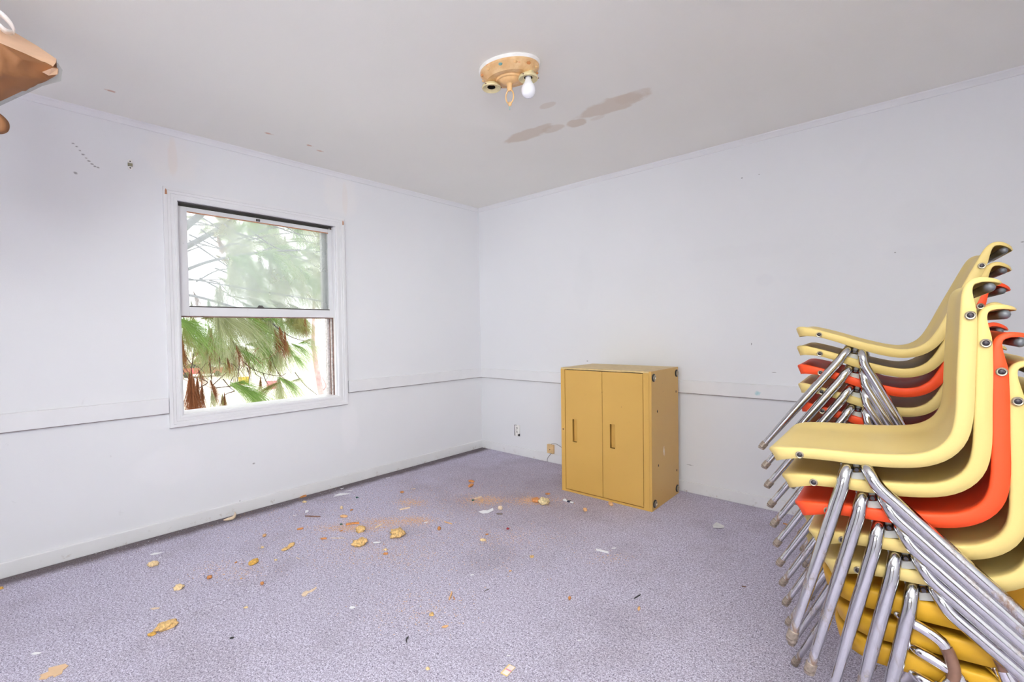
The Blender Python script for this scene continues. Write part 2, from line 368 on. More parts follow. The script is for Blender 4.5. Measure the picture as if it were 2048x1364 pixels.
# ------------------------------------------------------------------ room shell
H = 2.44; XR = 4.7; YF = -6.3
WY0, WY1, WZ0, WZ1 = -2.585, -1.562, 0.706, 2.020          # window opening
def struct(o): o['kind'] = 'structure'; return o
def ripple(x, y):
    h = 0.0
    for (cx, cy, ln, amp) in ((0.985, -2.72, 0.24, 0.006), (1.10, -2.72, 0.20, 0.007), (0.78, -2.65, 0.25, 0.004)):
        h += amp * math.exp(-((x - cx + 0.05 * math.sin(y * 9)) / 0.022) ** 2) * math.exp(-((y - cy) / ln) ** 4)
    return h
b = MB(); NX, NY = 188, 96
xs = [XR * i / NX for i in range(NX + 1)]; ys = [YF * j / NY for j in range(NY + 1)]
b.add([(x, y, ripple(x, y)) for x in xs for y in ys], [(i * (NY + 1) + j, i * (NY + 1) + j + 1, (i + 1) * (NY + 1) + j + 1, (i + 1) * (NY + 1) + j) for i in range(NX) for j in range(NY)])
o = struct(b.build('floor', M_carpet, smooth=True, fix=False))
if o.data.polygons[0].normal.z < 0: o.data.flip_normals()
struct(MB().box((-0.14, YF - 0.12, -0.2), (XR + 0.12, 0.12, -0.012)).build('floor_slab', M_wall))
struct(MB().box((-0.14, YF - 0.12, H), (XR + 0.12, 0.12, H + 0.1)).build('ceiling', M_ceil))
b = MB()
b.box((-0.14, YF, 0), (0, WY0, H)); b.box((-0.14, WY1, 0), (0, 0.12, H)); b.box((-0.14, WY0, 0), (0, WY1, WZ0)); b.box((-0.14, WY0, WZ1), (0, WY1, H))
struct(b.build('wall_left', M_wall_l))
struct(MB().box((0, 0, 0), (XR, 0.12, H)).build('wall_back', M_wall_b))
struct(MB().box((XR, YF, 0), (XR + 0.12, 0.12, H)).build('wall_right', M_wall))
struct(MB().box((-0.14, YF - 0.12, 0), (XR + 0.12, YF, H)).build('wall_front', M_wall))
def bb(name, a, c, mat=M_base, bev=0.004): return struct(MB().box(a, c).build(name, mat, bevel=bev))
bb('baseboard_left', (0, YF, 0), (0.014, 0, 0.079)); bb('baseboard_back', (0.014, -0.014, 0), (XR, 0, 0.079))
bb('baseboard_right', (XR - 0.014, YF, 0), (XR, -0.014, 0.079)); bb('baseboard_front', (0.014, YF, 0), (XR - 0.014, YF + 0.014, 0.079))
bb('trim_1', (0, YF, 0.726), (0.020, -2.657, 0.818), M_trim, 0.003)           # chair rail left of the window
bb('trim_2', (0, -1.480, 0.726), (0.020, 0, 0.818), M_trim, 0.003)            # chair rail right of the window
bb('trim_3', (0.020, -0.020, 0.726), (XR, 0, 0.818), M_trim_b, 0.003)         # chair rail on the back wall
M_shadow_line = plain('painted_shadow_line', (0.26, 0.22, 0.22), 0.8, var=0.3, scale=20)  # thin strips coloured dark as the shadow line under rails and casing
for nm, a, c in (('shadow_strip_1', (0, YF, 0.7225), (0.016, -2.657, 0.726)), ('shadow_strip_2', (0, -1.480, 0.7225), (0.016, 0, 0.726)), ('shadow_strip_3', (0.016, -0.016, 0.7225), (XR, 0, 0.726)), ('shadow_strip_4', (0, WY0 - 0.070, WZ0 - 0.0735), (0.018, WY1 + 0.070, WZ0 - 0.070))):
    struct(MB().box(a, c).build(nm, M_shadow_line))
crown = [(0, 0), (0, -0.035), (0.006, -0.033), (0.010, -0.024), (0.018, -0.012), (0.024, -0.006), (0.026, 0)]
def crown_run(name, p, q, inward):
    b = MB(); p = Vector(p); q = Vector(q); n = Vector(inward); V = []
    for e in (p, q):
        for d, h in crown: V.append(e + n * d + Vector((0, 0, h)))
    m = len(crown); b.add(V, [(i, (i + 1) % m, m + (i + 1) % m, m + i) for i in range(m)] + [tuple(range(m)), tuple(range(2 * m - 1, m - 1, -1))])
    return struct(b.build(name, M_trim))
crown_run('trim_4', (0, YF, H), (0, 0, H), (1, 0, 0)); crown_run('trim_5', (0, 0, H), (XR, 0, H), (0, -1, 0))

M_unseen_door = plain('unseen_dark_door', (0.085, 0.042, 0.024), 0.4, var=0.3, scale=8)  # unseen doors added behind the camera for dark streaks in the chrome
for nm, (dx, dy), along in (('unseen_door_1', (0.45, YF), 0), ('unseen_door_2', (4.0, YF), 0)):
    d_ = empty(nm, (dx, dy, 0)); d_['kind'] = 'structure'; w_ = 0.82 if nm != 'unseen_door_2' else 0.6
    bx_ = lambda m, u0, u1, z0, z1, t0, t1: m.box((u0, t0, z0), (u1, t1, z1)) if not along else m.box((-t1, u0, z0), (-t0, u1, z1))
    b = MB(); bx_(b, 0, w_, 0.01, 2.03, 0.001, 0.03); b.build('unseen_door_leaf', M_unseen_door, d_)
    for z0, z1 in ((0.2, 0.9), (1.05, 1.9)):
        b = MB(); bx_(b, 0.12, w_ - 0.12, z0, z1, 0.03, 0.036); b.build('unseen_door_panel', M_unseen_door, d_)
    b = MB(); bx_(b, -0.06, 0, 0, 2.1, 0.001, 0.02); bx_(b, w_, w_ + 0.06, 0, 2.1, 0.001, 0.02); bx_(b, 0, w_, 2.03, 2.1, 0.001, 0.02); b.build('unseen_door_casing', M_trim, d_)
    b = MB(); bx_(b, 0.05, 0.09, 0.95, 0.99, 0.03, 0.08); b.build('unseen_door_knob', M_ring, d_, bevel=0.012)

# ------------------------------------------------------------------ window
win = empty('window_1', (0, (WY0 + WY1) / 2, WZ0)); win['kind'] = 'structure'
def wpart(mb, name, mat, parent=win, **kw):
    o = mb.build(name, mat, None, **kw); o.parent = parent; o.matrix_parent_inverse = Matrix.Translation(-Vector(win.location)) if parent is win else parent.matrix_parent_inverse.copy(); return o
prof = [(0.0, 0.0), (0.0, 0.015), (0.008, 0.018), (0.016, 0.018), (0.018, 0.014), (0.034, 0.014), (0.036, 0.018), (0.050, 0.018), (0.052, 0.022), (0.070, 0.022), (0.070, 0.0)]
def ringpt(k, d): return [(WY0 - d, WZ0 - d), (WY1 + d, WZ0 - d), (WY1 + d, WZ1 + d), (WY0 - d, WZ1 + d)][k]
for k in range(4):
    b = MB(); V = []
    for kk in (k, (k + 1) % 4):
        for d, h in prof: y, z = ringpt(kk, d); V.append((h, y, z))
    m = len(prof); b.add(V, [(i, i + 1, m + i + 1, m + i) for i in range(m - 1)] + [tuple(range(m)), tuple(range(2 * m - 1, m - 1, -1))])
    wpart(b, 'casing_board', M_trim)
for (y, z) in ((WY0 - 0.058, WZ1 + 0.045), (WY1 + 0.058, WZ1 + 0.04)):
    wpart(MB().prism([(y - 0.005, z - 0.022), (y + 0.007, z - 0.020), (y + 0.006, z + 0.004), (y, z + 0.014), (y - 0.004, z + 0.002)], 0.0, 0.001, Matrix(((0, 0, 1, 0.0216), (1, 0, 0, 0), (0, 1, 0, 0), (0, 0, 0, 1)))), 'bare_wood_chip', M_wood_raw)
wpart(MB().box((-0.17, WY0, WZ0 - 0.03), (0.0, WY1, WZ0 + 0.004)), 'sill', M_trim, bevel=0.002)
b = MB(); b.box((-0.032, WY1 - 0.010, WZ0), (-0.004, WY1 + 0.001, WZ1)); wpart(b, 'inner_stop', M_trim)
b = MB(); b.box((-0.032, WY0 - 0.001, WZ0), (-0.004, WY0 + 0.008, WZ1)); wpart(b, 'inner_stop', M_trim)
wpart(MB().box((-0.066, WY1 - 0.004, WZ0), (-0.032, WY1 + 0.001, WZ1)), 'jamb_channel', M_jamb)
wpart(MB().box((-0.078, WY1 - 0.012, WZ0), (-0.066, WY1 + 0.001, WZ1)), 'parting_stop', M_jambw)
wpart(MB().box((-0.112, WY1 - 0.004, WZ0), (-0.078, WY1 + 0.001, WZ1)), 'jamb_channel', M_jamb)
wpart(MB().box((-0.150, WY1 - 0.020, WZ0), (-0.112, WY1 + 0.001, WZ1)), 'exterior_stop', M_jambw)
wpart(MB().box((-0.150, WY0 - 0.001, WZ0), (-0.112, WY0 + 0.020, WZ1)), 'exterior_stop', M_jambw)
wpart(MB().box((-0.120, WY0, WZ1 - 0.004), (-0.004, WY1, WZ1 + 0.002)), 'head_jamb', M_grime)
def sash(x0, x1, y0, y1, z0, z1, gy0, gy1, gz0, gz1, mat, front=True):
    fr = wpart(MB().box((x0, y0, z0), (x1, gy0, z1)), 'sash_stile', mat, bevel=0.002)
    wpart(MB().box((x0, gy1, z0), (x1, y1, z1)), 'sash_stile', mat, bevel=0.002)
    wpart(MB().box((x0, gy0, gz1), (x1, gy1, z1)), 'sash_rail', mat, bevel=0.002)
    wpart(MB().box((x0, gy0, z0), (x1, gy1, gz0)), 'sash_rail', mat, bevel=0.002)
    wpart(MB().box((x0 + 0.012, gy0 - 0.004, gz0 - 0.004), (x0 + 0.016, gy1 + 0.004, gz1 + 0.004)), 'glass_pane', M_glass)
sash(-0.066, -0.036, -2.584, -1.564, 1.317, 2.000, -2.524, -1.598, 1.374, 1.972, M_trim)
wpart(MB().box((-0.040, -2.524, 1.966), (-0.0355, -1.598, 1.973)), 'putty_strip', M_wood_raw)
wpart(MB().box((-0.046, -2.524, 1.3735), (-0.0365, -1.598, 1.381)), 'grime_strip', M_grime)
b = MB(); b.box((-0.060, -2.580, 1.309), (-0.040, -1.566, 1.3175)); wpart(b, 'weathered_sash_edge', M_jamb)
y = -2.10; wpart(MB().prism([(y - 0.045, 1.374), (y + 0.045, 1.374), (y + 0.018, 1.384), (y + 0.010, 1.396), (y - 0.010, 1.396), (y - 0.018, 1.384)], 0, 0.012, Matrix(((0, 0, 1, -0.049), (1, 0, 0, 0), (0, 1, 0, 0), (0, 0, 0, 1)))), 'sash_lock', M_grime)
wpart(MB().box((-0.036, -2.118, 1.977), (-0.028, -2.094, 1.992)), 'latch_plate', M_grime)
# the outer sash, pushed up behind the inner one: only its rails show
x0, x1 = -0.110, -0.080
M_sash_o = plain('grey_outer_sash', (0.50, 0.48, 0.46), 0.6)
wpart(MB().box((x0, -2.580, 1.32), (x1, -2.545, 2.010)), 'outer_sash_stile', M_sash_o); wpart(MB().box((x0, -1.630, 1.32), (x1, -1.568, 2.010)), 'outer_sash_stile', M_sash_o)
wpart(MB().box((x0, -2.545, 1.985), (x1, -1.630, 2.010)), 'outer_sash_rail', M_sash_o); wpart(MB().box((x0, -2.545, 1.32), (x1, -1.630, 1.375)), 'outer_sash_rail', M_sash_o)

# ------------------------------------------------------------------ stacking shell chairs
UP = 0.94 * 11
def path_frame(P, sub=3):
    pts = bez([(p[0], 0, p[1]) for p in P], sub); out = []
    for i, p in enumerate(pts):
        a = pts[max(i - 1, 0)]; c = pts[min(i + 1, len(pts) - 1)]; t = (c - a).normalized(); out.append((p, t, Vector((-t.z, 0, t.x))))
    return out
def lerp_tab(tab, x):
    for (a, va), (c, vc) in zip(tab, tab[1:]):
        if x <= c: return va + (vc - va) * max(0, (x - a) / (c - a))
    return tab[-1][1]
def shell_mesh(name, path, hw_tab, fl_tab, dish, mats, rc0, rc1, zoff, nv=18, bev=0.006):
    fr = path_frame(path); L = [0]
    for (p, _, _), (q, _, _) in zip(fr, fr[1:]): L.append(L[-1] + (q - p).length)
    tot = L[-1]; ns = len(fr); V = []; F = []
    def hw(s):
        w = lerp_tab(hw_tab, s / tot)
        for d, rc in ((s, rc0), (tot - s, rc1)):
            if d < rc: w -= rc - math.sqrt(max(0, rc * rc - (rc - d) ** 2))
        return w
    for i, (p, t, n) in enumerate(fr):
        w = hw(L[i])
        for j in range(nv + 1):
            a = -1 + 2 * j / nv; a = math.copysign(1 - (1 - abs(a)) ** 1.35, a) if abs(a) < 1 else a
            v = a * (w - bev); e = min(w - bev - abs(v), L[i] + 0.012, max(0, tot - L[i]) * 1.0)
            k = max(0, min(1, e / 0.075)); dd = dish * (k * k * (3 - 2 * k))
            V.append(Vector((p.x, v, p.z)) - n * dd)
    idx = lambda i, j: i * (nv + 1) + j
    for i in range(ns - 1):
        for j in range(nv): F.append((idx(i, j), idx(i + 1, j), idx(i + 1, j + 1), idx(i, j + 1)))
    # the skirt that turns down all round: left side, front, right side, back lip
    loop = [(i, 0) for i in range(ns - 1, -1, -1)] + [(0, j) for j in range(1, nv + 1)] + [(i, nv) for i in range(1, ns)] + [(ns - 1, j) for j in range(nv - 1, 0, -1)]
    m = len(loop); prev = [idx(i, j) for i, j in loop]
    C = [V[k].copy() for k in prev]
    for q, (out, dn) in enumerate(((0.55 * bev, 0.12 * bev), (0.90 * bev, 0.50 * bev), (bev, bev), (bev + 0.0002, 1.5 * bev), (bev + 0.001, None))):
        cur = []
        for k, (i, j) in enumerate(loop):
            p, t, n = fr[i]; d = lerp_tab(fl_tab, L[i] / tot); d = d if dn is None else min(dn, d)
            tan = C[(k + 1) % m] - C[(k - 1) % m]; o_ = tan.cross(n); o_ = o_.normalized() if o_.length > 1e-9 else Vector((0, 0, 0))
            ctr = Vector((p.x, 0, p.z)) if 0 < i < ns - 1 else Vector(fr[min(max(i, 3), ns - 4)][0])
            if o_.dot(C[k] - ctr) < 0: o_ = -o_
            V.append(C[k] + o_ * out - n * d); cur.append(len(V) - 1)
        for k in range(m): F.append((prev[k], prev[(k + 1) % m], cur[(k + 1) % m], cur[k]))
        prev = cur
    b = MB(); b.add([v + Vector((0, 0, zoff)) for v in V], F)
    me = b.mesh(name, mats, smooth=True); return me

ZA = 0.403
PATH = [(-0.177, 0.0455), (-0.169, 0.0500), (-0.158, 0.0522), (-0.143, 0.0527), (-0.1, 0.049), (-0.048, 0.042), (0, 0.034), (0.045, 0.0285), (0.09, 0.025), (0.127, 0.027), (0.158, 0.040), (0.181, 0.066), (0.197, 0.110), (0.213, 0.182), (0.231, 0.259), (0.245, 0.318), (0.255, 0.354), (0.267, 0.372), (0.283, 0.378), (0.300, 0.374), (0.316, 0.366)]
HW = 0.205
HWT = [(0, 0.200), (0.08, HW), (0.5, HW), (0.62, 0.203), (0.85, 0.192), (1.0, 0.178)]
FLT = [(0, 0.034), (0.03, 0.034), (0.10, 0.024), (0.2, 0.0245), (0.32, 0.028), (0.75, 0.028), (0.84, 0.026), (0.90, 0.016), (0.95, 0.008), (1.0, 0.003)]
shells = {k: shell_mesh('shell', PATH, HWT, FLT, 0.012, m, 0.045, 0.03, ZA) for k, m in (('y', M_yel), ('w', M_yel2), ('o', M_ora))}
def leg_path(u0, w0, u1, v1, bend):
    top = [Vector((u0, 0.09, w0)), Vector((u0, 0.17, w0)), Vector((u0 + bend * 0.3, 0.197, w0 - 0.003)), Vector((u0 + bend, 0.214, w0 - 0.018)), Vector((u0 + bend * 2.1, 0.220, w0 - 0.045))]
    foot = Vector((u1, v1, -ZA + 0.016)); last = top[-1]
    return bez(top + [last.lerp(foot, t) for t in (0.12, 0.35, 0.65)] + [foot], 4)
def leg_mesh(name, pts, sgn, mat):
    n = len(pts); L = [0]
    for a, c in zip(pts, pts[1:]): L.append(L[-1] + (c - a).length)
    rad = [lerp_tab([(0, 0.0125), (0.22, 0.0135), (0.38, 0.0145), (0.55, 0.0142), (1.0, 0.0095)], l / L[-1]) for l in L]
    return MB().tube([(p.x, sgn * p.y, p.z + ZA) for p in pts], rad, 14).mesh(name, mat, smooth=40)
FRONT_LEG = leg_path(-0.010, 0.000, -0.194, 0.252, -0.010); REAR_LEG = leg_path(0.020, 0.000, 0.298, 0.252, 0.010)
def glide_mesh(pts, sgn):
    d = (pts[-1] - pts[-3]).normalized(); c = pts[-1]
    P = [c - d * 0.011, c - d * 0.0095, c + d * 0.004, c + d * 0.009]; P = [(p.x, sgn * p.y, p.z + ZA) for p in P]
    b = MB().tube(P, [0.0105, 0.0120, 0.0122, 0.0122], 14); f = pts[-1]
    b.tube([(f.x + d.x * 0.010, sgn * (f.y + d.y * 0.010), ZA + f.z + d.z * 0.010), (f.x + d.x * 0.014, sgn * (f.y + d.y * 0.014), ZA - ZA + 0.0005)], [0.012, 0.0105], 14)
    return b.mesh('glide', M_glide, smooth=40)
leg_meshes = []
for pts in (FRONT_LEG, REAR_LEG):
    for sgn in (-1, 1): leg_meshes.append((leg_mesh('leg', pts, sgn, M_chrome), leg_mesh('leg', pts, sgn, M_chrome_r), glide_mesh(pts, sgn)))
b = MB(); b.box((-0.026, -0.188, ZA - 0.003), (0.036, 0.188, ZA + 0.006))
for sgn in (-1, 1): b.box((-0.016, sgn * 0.196 - 0.002, ZA - 0.030), (0.034, sgn * 0.196 + 0.002, ZA - 0.014)); b.m = 1; b.tube([(0.005, sgn * 0.206, ZA - 0.006), (0.005, sgn * 0.196, ZA - 0.006)], 0.0045, 8); b.m = 0
bracket_me = b.mesh('bracket', [M_plate, M_hole])
b = MB(); bc = Vector((0.298, 0, 0.3535 + ZA)); ww = 0.168
b.tube([bc + Vector((0, y, 0)) for y in (-ww - 0.012, -ww - 0.009, -ww, ww, ww + 0.009, ww + 0.012)], [0.003, 0.0075, 0.0100, 0.0100, 0.0075, 0.003], 12)
bar_me = b.mesh('back_bar', M_bar, smooth=True)
def rivet_meshes():
    out = []
    for (u, w) in ((-0.103, 0.033), (0.2575, 0.303)):
        for sgn in (-1, 1):
            yy = sgn * (HW + 0.002) if u < 0 else sgn * (0.196 + 0.0015)
            M = Matrix.Translation((u, yy, w + ZA)) @ Matrix.Rotation(R(90) * (1 if sgn < 0 else -1), 4, 'X')
            b = MB(); b.lathe([(0.0090, -0.003), (0.0090, 0.0012), (0.0075, 0.0026), (0.0058, 0.0022)], 16, M); b.m = 1; b.lathe([(0.0058, 0.0022), (0.0048, 0.0010), (0.003, 0.0022), (0.0, 0.0024)], 16, M)
            out.append(b.mesh('rivet', [M_ring, M_hole], smooth=40))
    return out
rivets = rivet_meshes()
def chair(label, kind, rusty, M, group):
    t = empty('stacking_chair'); tag(t, label, 'chair', group); t.matrix_world = M
    sh = bpy.data.objects.new('shell', shells[kind]); link(sh, t); md = sh.modifiers.new('solid', 'SOLIDIFY'); md.thickness = 0.004; md.offset = -1
    for cl, rs, gl in leg_meshes:
        lg = bpy.data.objects.new('leg', rs if rusty else cl); link(lg, t); link(bpy.data.objects.new('glide', gl), lg)
    link(bpy.data.objects.new('bracket', bracket_me), t); link(bpy.data.objects.new('back_bar', bar_me), t)
    for r in rivets: link(bpy.data.objects.new('rivet', r), t)
    return t
def stack_matrix(O, yaw, tilt, t, dt, j):
    a = R(tilt + dt * j - UP); y = R(yaw); e = Vector((math.cos(y), math.sin(y), 0)); yl = Vector((-math.sin(y), math.cos(y), 0))
    A = Vector(O) + e * (t[0] * j) + Vector((0, 0, t[1] * j)) + yl * HW
    return Matrix.Translation(A) @ Matrix.Rotation(y, 4, 'Z') @ Matrix.Rotation(-a, 4, 'Y') @ Matrix.Translation((0, 0, -ZA))
REAR = ((3.258, -1.462, 1.1145), 4.0, 0.0, (0.0031, -0.0646), 0.94)
FRONT = ((3.319, -2.059, 0.866), 2.0, 21.4, (0.0294, -0.0608), 1.08)
rl = [('y', 'pale yellow shell chair on top of the taller far stack by the wall'), ('w', 'pale yellow shell chair directly under the top chair of the far stack'),
      ('o', 'upper of the two orange shell chairs in the far stack'), ('y', 'pale yellow shell chair between the two orange chairs of the far stack'),
      ('o', 'lower orange shell chair of the far stack, mostly behind the near stack'), ('w', 'pale yellow shell chair under the lower orange chair of the far stack'),
      ('y', 'far stack chair hidden behind near stack, sixth foot from the floor'), ('y', 'far stack chair hidden behind near stack, fifth foot from the floor'),
      ('w', 'far stack chair hidden behind near stack, fourth foot from the floor'), ('y', 'far stack chair hidden behind near stack, third foot from the floor'),
      ('w', 'far stack chair hidden behind near stack, second foot from the floor'), ('y', 'bottom chair of the far stack, standing on the carpet')]
for j, (k, lab) in enumerate(rl): chair(lab, k, j > 6 or j in (4,), stack_matrix(*REAR, j), 'chairs in the far stack')
fl_ = [('y', 'pale yellow shell chair on top of the near stack, empty seat showing'), ('w', 'pale yellow shell chair second from the top of the near stack'),
       ('o', 'only orange shell chair of the near stack'), ('w', 'pale yellow shell chair directly under the orange one in the near stack'),
       ('y', 'lowest pale yellow chair of the near stack, resting on the ochre chairs')]
for j, (k, lab) in enumerate(fl_): chair(lab, k, j in (0, 1, 3, 4), stack_matrix(*FRONT, j), 'pale and orange chairs in the near stack')

# three deep-ochre chairs of another make under the near stack
OP = [(-0.040, 0.455), (-0.026, 0.4585), (-0.005, 0.461), (0.05, 0.4635), (0.11, 0.467), (0.20, 0.472), (0.29, 0.478), (0.350, 0.492), (0.388, 0.530), (0.405, 0.60), (0.425, 0.69), (0.445, 0.78), (0.455, 0.81)]
och_me = shell_mesh('shell', OP, [(0, 0.185), (0.1, 0.20), (0.55, 0.205), (1.0, 0.175)], [(0, 0.036), (0.1, 0.042), (0.6, 0.042), (0.85, 0.026), (1.0, 0.018)], 0.010, M_och, 0.085, 0.07, 0.0, bev=0.008)
def och_leg(pts, ferr, foot, sgn):
    b = MB(); m = lambda p: (p[0], sgn * p[1], p[2])
    P = bez([m(p) for p in pts], 5); k = int(len(P) * .62); b.tube(P[:k + 1], [0.0085 + 0.003 * min(1, i / (k * .6)) for i in range(k + 1)], 12); b.m = 1; b.tube(P[k:], 0.0116, 12); me = b.mesh('leg', [M_ferrule, M_brown], smooth=40)
    a = Vector(m(pts[-1])); f = Vector(m(foot)); d = (f - a).normalized()
    fm = MB().tube([a - d * 0.012, a + d * 0.02, f - d * 0.02], [0.0145, 0.0165, 0.0125], 14).mesh('leg_sleeve', M_ferrule, smooth=40)
    gm = MB().tube([f - d * 0.028, f - d * 0.02, Vector((f.x, f.y, 0.001))], [0.013, 0.015, 0.014], 12).mesh('glide', M_glide, smooth=40)
    return me, fm, gm
och_legs = []
for sgn in (-1, 1):
    och_legs.append(och_leg([(0.06, 0.08, 0.428), (0.093, 0.17, 0.427), (0.115, 0.205, 0.425), (0.146, 0.214, 0.417), (0.177, 0.217, 0.402), (0.191, 0.219, 0.376), (0.197, 0.222, 0.345), (0.190, 0.225, 0.318)], None, (0.03, 0.265, 0.012), sgn))
    och_legs.append(och_leg([(0.20, 0.08, 0.430), (0.225, 0.17, 0.428), (0.245, 0.205, 0.424), (0.262, 0.214, 0.405), (0.275, 0.219, 0.372)], None, (0.42, 0.265, 0.012), sgn))
och_rail = MB().tube([(0.06, -0.08, 0.428), (0.06, 0.08, 0.428)], 0.0115, 10).tube([(0.20, -0.08, 0.430), (0.20, 0.08, 0.430)], 0.0115, 10).box((0.05, -0.05, 0.432), (0.21, 0.05, 0.440)).mesh('seat_frame', M_plate)
ol = ['uppermost of the three ochre chairs at the foot of the near stack', 'middle one of the three ochre chairs at the foot of the near stack', 'bottom ochre chair of the near stack, standing on the carpet']
yw = R(2.0); e_ = Vector((math.cos(yw), math.sin(yw), 0)); yl_ = Vector((-math.sin(yw), math.cos(yw), 0))
for (du, dz, a, lab) in ((-0.026, 0.122, 0.5, ol[0]), (-0.004, 0.0585, 2.2, ol[1]), (0.0, 0.0, 0.0, ol[2])):
    t = empty('moulded_chair'); tag(t, lab, 'chair', 'ochre chairs at the foot of the near stack')
    t.matrix_world = Matrix.Translation(Vector((3.319, -2.059, dz)) + e_ * du + yl_ * 0.205) @ Matrix.Rotation(yw, 4, 'Z') @ Matrix.Translation((0.1, 0, 0.46)) @ Matrix.Rotation(-R(a), 4, 'Y') @ Matrix.Translation((-0.1, 0, -0.46))
    sh = link(bpy.data.objects.new('shell', och_me), t); md = sh.modifiers.new('solid', 'SOLIDIFY'); md.thickness = 0.004; md.offset = -1
    for me, fm, gm in och_legs:
        lg = link(bpy.data.objects.new('leg', me), t); link(bpy.data.objects.new('leg_sleeve', fm), lg); link(bpy.data.objects.new('glide', gm), lg)
    link(bpy.data.objects.new('seat_frame', och_rail), t)

# ------------------------------------------------------------------ mustard metal cabinet
cab = empty('metal_cabinet', (1.397, -0.545, 0), R(1.46)); tag(cab, 'mustard yellow metal two-door cabinet standing on the carpet against the wall', 'cabinet')
CW, CD, CH = 0.705, 0.463, 0.917
def P(mb, name, mat, parent=cab, **kw): return mb.build(name, mat, parent, **kw)
P(MB().box((0, 0.02, 0), (0.018, CD, CH - 0.012)), 'side_panel', M_cab); P(MB().box((CW - 0.018, 0.0, 0), (CW, CD, CH)), 'side_panel', M_side, bevel=0.002)
P(MB().box((0, 0.0, CH - 0.012), (CW - 0.018, CD, CH)), 'top_panel', M_cabtop, bevel=0.002); P(MB().box((0.018, CD - 0.012, 0), (CW - 0.018, CD, CH - 0.012)), 'back_panel', M_cab)
P(MB().box((0.018, 0.02, 0), (CW - 0.018, CD - 0.012, 0.015)), 'bottom_panel', M_cab)
ff = P(MB().box((0, 0, 0), (0.033, 0.02, CH - 0.012)).box((0.649, 0, 0), (CW - 0.018, 0.02, CH - 0.012)).box((0.033, 0, 0), (0.649, 0.02, 0.014)), 'face_frame', M_cab)
P(MB().box((0.033, 0.030, 0.014), (0.649, 0.034, CH - 0.012)), 'door_gap_shade', M_dark)  # black sheet added behind the doors as the shade in their gaps
M0 = Matrix.Translation((0.0165, -0.0005, 0.459)) @ Matrix.Rotation(R(90), 4, 'X'); P(MB().lathe([(0.006, -0.002), (0.006, 0.001), (0.004, 0.002), (0.0, 0.0015)], 12, M0), 'lock', M_browns)
def door(x0, x1, hx0, hx1, setback):
    z0, z1, hz0, hz1 = 0.0185, 0.9005, 0.375, 0.541; b = MB(); y0, y1 = setback, setback + 0.018
    b.box((x0, y0, z0), (hx0, y1, z1)); b.box((hx1, y0, z0), (x1, y1, z1)); b.box((hx0, y0, z0), (hx1, y1, hz0)); b.box((hx0, y0, hz1), (hx1, y1, z1))
    d = P(b, 'door', M_cab)
    c = MB(); dp = 0.022
    c.box((hx0 - 0.001, y0 + dp, hz0 - 0.001), (hx1 + 0.001, y0 + dp + 0.002, hz1 + 0.001)); c.box((hx0 - 0.002, y0 + 0.001, hz0), (hx0, y0 + dp, hz1)); c.box((hx1, y0 + 0.001, hz0), (hx1 + 0.002, y0 + dp, hz1))
    c.box((hx0, y0 + 0.001, hz1), (hx1, y0 + dp, hz1 + 0.002)); c.box((hx0, y0 + 0.001, hz0 - 0.002), (hx1, y0 + dp, hz0))
    P(c, 'recessed_handle', M_cab, d)
    r = MB(); w = 0.003
    for (a, q) in (((hx0 - w, hz0 - w), (hx1 + w, hz0)), ((hx0 - w, hz1), (hx1 + w, hz1 + w)), ((hx0 - w, hz0), (hx0, hz1)), ((hx1, hz0), (hx1 + w, hz1))): r.box((a[0], y0 - 0.0015, a[1]), (q[0], y0 + 0.001, q[1]))
    P(r, 'handle_rim', M_cab, d); return d
door(0.0355, 0.3405, 0.097, 0.132, 0.004); door(0.3455, 0.6445, 0.403, 0.440, 0.002)
for (yy, zz) in ((0.034, 0.874), (0.428, 0.874), (0.428, 0.044), (0.040, 0.044)):
    M1 = Matrix.Translation((CW, yy, zz)) @ Matrix.Rotation(R(90), 4, 'Y')
    o = P(MB().lathe([(0.026, -0.001), (0.026, 0.004), (0.021, 0.006), (0.0, 0.006)], 20, M1), 'foot_washer', M_blackp)
    P(MB().lathe([(0.019, 0.005), (0.019, 0.010), (0.012, 0.012), (0.010, 0.007), (0.0, 0.006)], 20, M1), 'foot_stud', M_ring, o, smooth=40)
for (yy, zz) in ((0.091, 0.646), (0.42, 0.743), (0.104, 0.282), (0.425, 0.175)):
    P(MB().lathe([(0.007, -0.001), (0.007, 0.0006), (0.0, 0.0007)], 10, Matrix.Translation((CW, yy, zz)) @ Matrix.Rotation(R(90), 4, 'Y') @ Matrix.Diagonal((1.3, 0.9, 1, 1))), 'screw_hole', M_dark)

# ------------------------------------------------------------------ ceiling light
OV = Matrix.Rotation(R(17), 4, 'Z') @ Matrix.Diagonal((1.0, 0.70, 1.25, 1.0))
LC = Vector((1.962, -1.712, H)); lamp = empty('ceiling_light', LC); tag(lamp, 'old peach ceiling light with one bulb and one empty socket', 'ceiling light')
P(MB().lathe([(0.0, 0.0), (0.150, 0.0), (0.152, -0.006), (0.146, -0.012), (0.136, -0.016), (0.128, -0.016)], 48, OV), 'rim', M_porc, lamp, smooth=40)
P(MB().lathe([(0.146, -0.010), (0.145, -0.020), (0.139, -0.023), (0.130, -0.036), (0.124, -0.038), (0.112, -0.046), (0.088, -0.047), (0.075, -0.045)], 48, OV), 'pan', M_pan, lamp, smooth=40)
P(MB().lathe([(0.078, -0.044), (0.074, -0.050), (0.066, -0.050), (0.062, -0.056), (0.052, -0.057), (0.046, -0.062), (0.030, -0.066), (0.016, -0.070), (0.012, -0.082), (0.014, -0.090), (0.008, -0.098), (0.0, -0.100)], 40, Matrix.Rotation(R(17), 4, 'Z') @ Matrix.Diagonal((1.0, 0.78, 1.15, 1.0))), 'boss', M_boss, lamp, smooth=40)
axd = Vector((0.957, 0.29, 0)); perp = Vector((-0.29, 0.957, 0))
